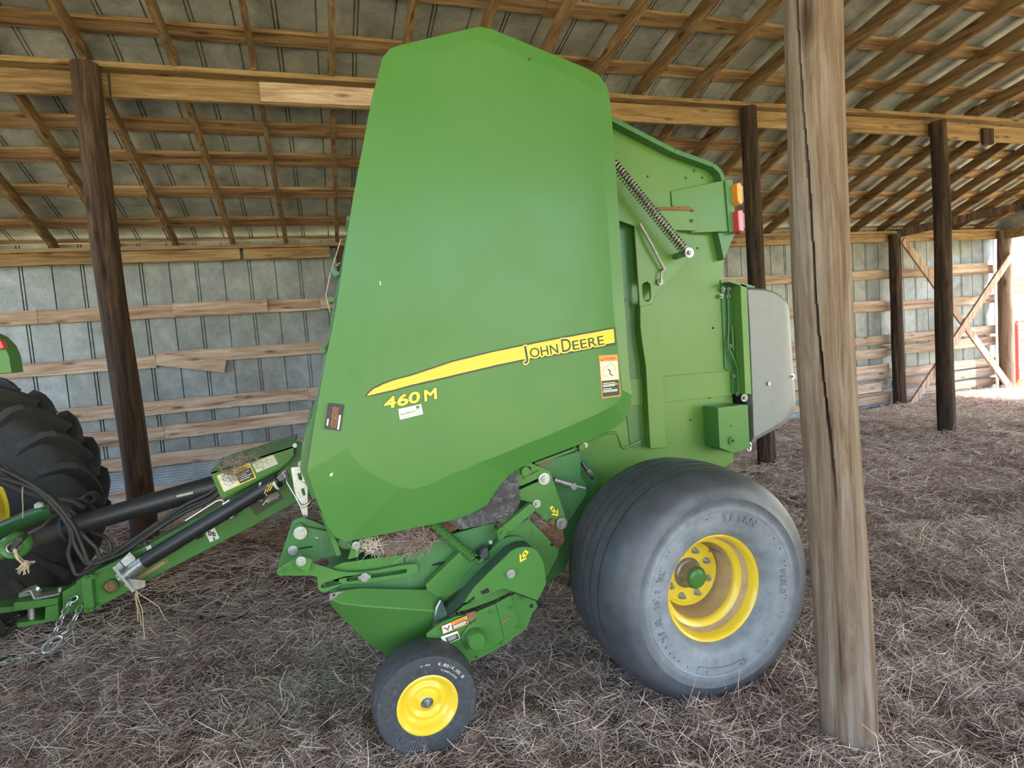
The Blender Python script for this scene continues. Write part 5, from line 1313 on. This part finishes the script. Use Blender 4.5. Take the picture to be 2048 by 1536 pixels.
obj('link_pad', MB().prism([(-1.340, 0.914), (-1.317, 0.950), (-1.296, 0.952), (-1.293, 0.934), (-1.334, 0.889), (-1.348, 0.886)], 2.94, 3.0), 'black_d', TR, bevel=0.006)
obj('pin_tether', MB().tube([(-1.284, 2.970, 0.953), (-1.240, 3.000, 0.971), (-1.233, 3.050, 0.988), (-1.222, 3.100, 0.994)], 0.007, 6), 'black_d', TR, smooth=60)

# twine
def twine(paths, label):
    b = MB()
    for p in paths:
        b.tube(p, 0.0022, 5)
    return tag(obj('twine', b, 'twine', smooth=60), label, 'twine')
base = Vector((-1.320, 2.930, 0.909))
pp = [[base, base + Vector((.012, -.01, -.03)), base + Vector((.03, -.012, -.055)), base + Vector((.045, -.012, -.06))]]
pp += [[base + Vector((.005 * k, -.012, -.002)), base + Vector((.01 + .003 * k, -.02, -.04)), base + Vector((.03 + .002 * k, -.02, -.07))] for k in range(3)]
for k in range(22):
    a = random.uniform(-2.6, -0.2); c0 = base + Vector((.035, -.02, -.06)); L = random.uniform(.02, .05)
    pp.append([c0, c0 + Vector((L * .5 * math.cos(a), random.uniform(-.01, .01), L * .6 * math.sin(a))), c0 + Vector((L * math.cos(a), random.uniform(-.015, .015), L * math.sin(a) * 1.1))])
twine(pp, 'frayed knot of baling twine tied through the tractor link ball')
S = Vector((-0.972, 3.160, 0.562))
pp = []
for pts in ([(-0.979, 3.160, 0.528), (-0.976, 3.160, 0.476), (-0.978, 3.160, 0.431), (-0.981, 3.160, 0.409)], [(-0.963, 3.150, 0.516), (-0.953, 3.150, 0.462), (-0.957, 3.150, 0.398), (-0.958, 3.150, 0.346), (-0.960, 3.150, 0.321)],
            [(-0.953, 3.150, 0.540), (-0.918, 3.150, 0.506), (-0.883, 3.150, 0.466), (-0.871, 3.150, 0.424)], [(-0.978, 3.170, 0.511), (-0.971, 3.170, 0.444), (-0.972, 3.170, 0.380)]):
    pp.append([S] + [Vector(p) for p in pts])
twine(pp, 'loose strands of twine hanging from the jack foot plate under the tongue')
twine([[(-1.421, 3.300, 1.114), (-1.428, 3.300, 1.065), (-1.432, 3.300, 1.008), (-1.439, 3.300, 0.959)]], 'single thin strand hanging in front of the tractor wheel')
twine([[(0.109, 2.550, 2.095), (0.050, 2.520, 1.943), (0.026, 2.500, 1.860), (0.035, 2.500, 1.788)]], 'thin loose strand hanging at the front edge of the baler')

# safety chain: links are parts, a smooth sagging path
CH = thing('safety_chain', (-1.252, 3.220, 0.556), 'shiny steel safety chain with oval hook hanging from the hitch to the ground', 'chain')
def links(path, L=0.034, r=0.0042, w=0.011):
    P = [Vector(p) for p in path]
    seg = [(P[i + 1] - P[i]).length for i in range(len(P) - 1)]; tot = sum(seg)
    n = max(1, int(tot / (L * 0.78)))
    def at(s):
        for i, d in enumerate(seg):
            if s <= d or i == len(seg) - 1: return P[i].lerp(P[i + 1], min(1, s / d))
            s -= d
    for k in range(n):
        a, c = at(tot * k / n), at(tot * (k + 1) / n)
        m_ = (a + c) / 2; t = (c - a).normalized()
        side = t.cross(Vector((0, 1, 0))).normalized() if k % 2 == 0 else (t.cross(Vector((0, 1, 0))).normalized() * .35 + Vector((0, 1, 0)) * .93).normalized()
        pts = [m_ + t * (L / 2 * math.cos(q_)) + side * (w * math.sin(q_)) for q_ in [2 * PI * j / 14 for j in range(14)]]
        obj('chain_link', MB().tube(pts, r, 6, closed=True), 'steel', CH, smooth=60)
g0 = gz_l = (-1.409, 2.900, 0.446)
links([(-1.236, 3.220, 0.562), (-1.256, 3.200, 0.552), (-1.286, 3.180, 0.497), (-1.314, 3.170, 0.439), (-1.336, 3.160, 0.398), (-1.366, 3.150, 0.361)])
links([(-1.217, 3.200, 0.525), (-1.233, 3.190, 0.488), (-1.252, 3.180, 0.452), (-1.270, 3.170, 0.422), (-1.293, 3.160, 0.414)], L=0.045)
links([(-1.371, 3.150, 0.365), (-1.406, 3.150, 0.364), (-1.447, 3.150, 0.353), (-1.502, 3.150, 0.345), (-1.560, 3.150, 0.350), (-1.648, 3.150, 0.369)])
c_ = Vector((-1.328, 3.150, 0.383)); ax = (Vector((-1.289, 3.150, 0.417)) - Vector((-1.367, 3.150, 0.358))) / 2; sd = ax.cross(Vector((0, 1, 0))).normalized() * .022
obj('chain_hook', MB().tube([c_ + ax * math.cos(q_) + sd * math.sin(q_) for q_ in [2 * PI * j / 24 for j in range(24)]], 0.0075, 8, closed=True), 'steel', CH, smooth=60)
obj('hook_latch', MB().tube([(-1.247, 3.160, 0.428), (-1.246, 3.160, 0.358)], 0.003, 6), 'steel', CH)

# ------------------------------------------------------------------ straw
def strands(name, P, D, L, Rr, tone, parent=None, curl=0.25, lift=None):
    """thin three-sided bent stalks; P base centre, D unit direction, L length"""
    N = len(P); K = 4
    t = np.linspace(-0.5, 0.5, K)
    rnd = RNG.normal(0, 1, (N, 3)); rnd[:, 2] *= 0.35
    up_ = np.array([0, 0, 1.0])
    s = np.cross(D, up_); s /= np.linalg.norm(s, axis=1, keepdims=True) + 1e-9
    u = np.cross(s, D)
    bend = (t ** 2 * 4 - 0.6)
    C = P[:, None, :] + D[:, None, :] * (L[:, None] * t[None])[..., None] + rnd[:, None, :] * (curl * L[:, None] * bend[None] * 0.35)[..., None]
    rr = Rr[:, None] * np.array([0.7, 1, 1, 0.5])[None]
    V = []
    for k in range(3):
        a = 2 * PI * k / 3
        V.append(C + (s[:, None, :] * math.cos(a) + u[:, None, :] * math.sin(a)) * rr[..., None])
    V = np.stack(V, 2).reshape(-1, 3)
    base = (np.arange(N) * K * 3)[:, None, None, None]
    i = np.arange(K - 1)[None, :, None, None]; k = np.arange(3)[None, None, :, None]
    q = np.concatenate([i * 3 + k, i * 3 + (k + 1) % 3, (i + 1) * 3 + (k + 1) % 3, (i + 1) * 3 + k], 3) + base
    q = q.reshape(-1, 4)
    me = bpy.data.meshes.new(name)
    me.vertices.add(len(V)); me.vertices.foreach_set('co', V.astype(np.float32).ravel())
    me.loops.add(q.size); me.loops.foreach_set('vertex_index', q.astype(np.int32).ravel())
    me.polygons.add(len(q)); me.polygons.foreach_set('loop_start', np.arange(0, q.size, 4, dtype=np.int32))
    me.update(calc_edges=True)
    at = me.attributes.new('tone', 'FLOAT', 'POINT')
    at.data.foreach_set('value', np.repeat(tone, K * 3).astype(np.float32))
    me.materials.append(MT['straw'])
    o = bpy.data.objects.new(name, me); COL.objects.link(o)
    return o
def lay(N, xr, yr, Lr, rr, aniso=0.0, tilt=0.22, rscale=None):
    x = RNG.uniform(*xr, N); y = RNG.uniform(*yr, N)
    return x, y
def make_straw(name, x, y, Ll, Lh, r, lo, hi, tilt, mean=0.0, spread=1.2, zoff=0.006):
    N = len(x)
    a = RNG.normal(mean, spread, N); e = np.abs(RNG.normal(0, tilt, N)) * RNG.choice([-1, 1], N)
    D = np.stack([np.cos(a) * np.cos(e), np.sin(a) * np.cos(e), np.sin(e)], 1)
    L = RNG.uniform(Ll, Lh, N)
    z = height(x, y) + zoff + np.abs(np.sin(e)) * L * 0.40 + RNG.exponential(0.012, N)
    patch = np.sin(2.1 * x + 1.3 * np.sin(1.9 * y)) * np.sin(2.7 * y + np.sin(2.3 * x)) + 0.6 * np.sin(7 * x + 3 * y) * np.sin(6 * y - 2 * x)
    tone = np.clip(RNG.beta(1.6, 2.4, N) * (hi - lo) + lo + 0.10 * patch, 0, 1)
    rad_ = r * RNG.uniform(0.6, 1.5, N)
    return strands(name, np.stack([x, y, z], 1), D, L, rad_, tone)
def wedge(N, y0, y1, pw, xm=0.35):
    """points inside what can be seen from the open front, thinning with distance"""
    t = RNG.uniform(0, 1, N) ** pw
    y = y0 + (y1 - y0) * t
    xl = -0.62 * y - xm; xh = np.minimum(1.45 * y + 1.5, 12.3)
    return RNG.uniform(0, 1, N) * (xh - xl) + xl, y
x, y = wedge(250000, 1.1, 3.8, 1.2)
s1_ = make_straw('straw', x, y, 0.035, 0.13, 0.00115, 0.10, 1.05, 0.30)
tag(s1_, 'tangled brown and tan straw covering the floor around the baler wheels', 'straw', None, 'stuff')
x, y = wedge(130000, 3.4, 7.6, 1.2)
x = np.where(RNG.uniform(0, 1, len(x)) < .35, RNG.uniform(2.5, 12.2, len(x)), x)
s2_ = make_straw('straw', x, y, 0.06, 0.20, 0.0019, 0.22, 1.1, 0.22)
tag(s2_, 'greyer matted straw on the floor further back, up to the wall', 'straw', None, 'stuff')
x, y = wedge(2600, 1.15, 3.4, 1.2)
s3_ = make_straw('straw', x, y, 0.09, 0.24, 0.0013, 0.55, 1.0, 0.5)
tag(s3_, 'paler loose stalks sticking up from the straw in front', 'straw', None, 'stuff')
x, y = RNG.normal(-0.16, 0.20, 14000), RNG.normal(2.92, 0.16, 14000)
s4_ = make_straw('chaff', x, y, 0.008, 0.035, 0.0012, 0.2, 0.9, 0.3)
s4_.data.materials.clear()
MT['chaff'] = flat('grey_green_chaff', (0.42, 0.44, 0.31), 0.9, nz=0.5, nscale=90)
s4_.data.materials.append(MT['chaff'])
tag(s4_, 'patch of fine grey-green chaff on the floor left of the small front wheel', 'chaff', None, 'stuff')
# white fluff specks
b = MB(); rg = random.Random(9)
for k in range(70):
    yy = rg.uniform(1.3, 5.5); xx = rg.uniform(-0.2 * yy, 1.35 * yy + .4)
    if k < 6: xx, yy = [(1.28, 1.55), (0.62, 1.75), (1.6, 2.2), (2.9, 3.4), (2.2, 2.6), (1.0, 1.5)][k]
    zz = float(height(xx, yy)) + 0.02; r = rg.uniform(.003, .008)
    for _ in range(3):
        cx, cy = xx + rg.uniform(-r, r), yy + rg.uniform(-r, r)
        b.lathe([(-r * .5, .0001), (-r * .2, r * .8), (r * .3, r * .7), (r * .5, .0001)], (cx, cy, zz), 6, axis='z')
tag(obj('white_fluff', b, 'white', smooth=60), 'scattered tiny white tufts lying on the straw', 'fluff', None, 'stuff')
# chaff caught on the pickup and on the driveline cover
def clump(c, size, N, lab, tone, Lr=(.03, .09)):
    P = np.array(c) + RNG.normal(0, 1, (N, 3)) * np.array(size)
    a = RNG.uniform(0, 6.28, N); e = RNG.normal(0, .6, N)
    D = np.stack([np.cos(a) * np.cos(e), .35 * np.sin(a) * np.cos(e), np.sin(e)], 1); D /= np.linalg.norm(D, axis=1, keepdims=True)
    o = strands('hay_clump', P, D, RNG.uniform(*Lr, N), RNG.uniform(.0006, .0012, N), RNG.uniform(*tone, N))
    return tag(o, lab, 'hay', None, 'stuff')
part('chaff_bed', MB().prism([(0.116, 0.754), (0.146, 0.784), (0.213, 0.836), (0.362, 0.843), (0.443, 0.851), (0.506, 0.807), (0.407, 0.769), (0.253, 0.739), (0.156, 0.739)], 2.50, 2.62), 'mudgrass')
clump((0.274, 2.460, 0.798), (.045, .02, .022), 900, 'dry hay caught under the side shield beside the green spring', (.1, .55))
clump((0.197, 2.460, 0.784), (.03, .015, .014), 350, 'dry hay lying on the pickup arm left of the green spring', (.1, .55))
clump((0.103, 2.440, 0.811), (.025, .01, .014), 60, 'few loose straws poking out under the shield front corner', (.6, 1.0), (.05, .1))
clump((-0.455, 3.150, 1.124), (.07, .05, .018), 500, 'brown chaff spilled over the driveline cover and its caution label', (.15, .5), (.01, .03))
clump((-0.487, 3.140, 1.078), (.035, .006, .025), 300, 'brown chaff stuck across the caution label', (.15, .45), (.01, .03))
clump((0.700, 2.480, 0.832), (.04, .02, .018), 260, 'hay packed behind the rubber flap', (.25, .8))
clump((0.861, 2.500, 0.777), (.03, .02, .02), 260, 'hay packed behind the pivot plate above the belt cover', (.15, .6))

for o in bpy.data.objects:
    if 'at' in o: del o['at']
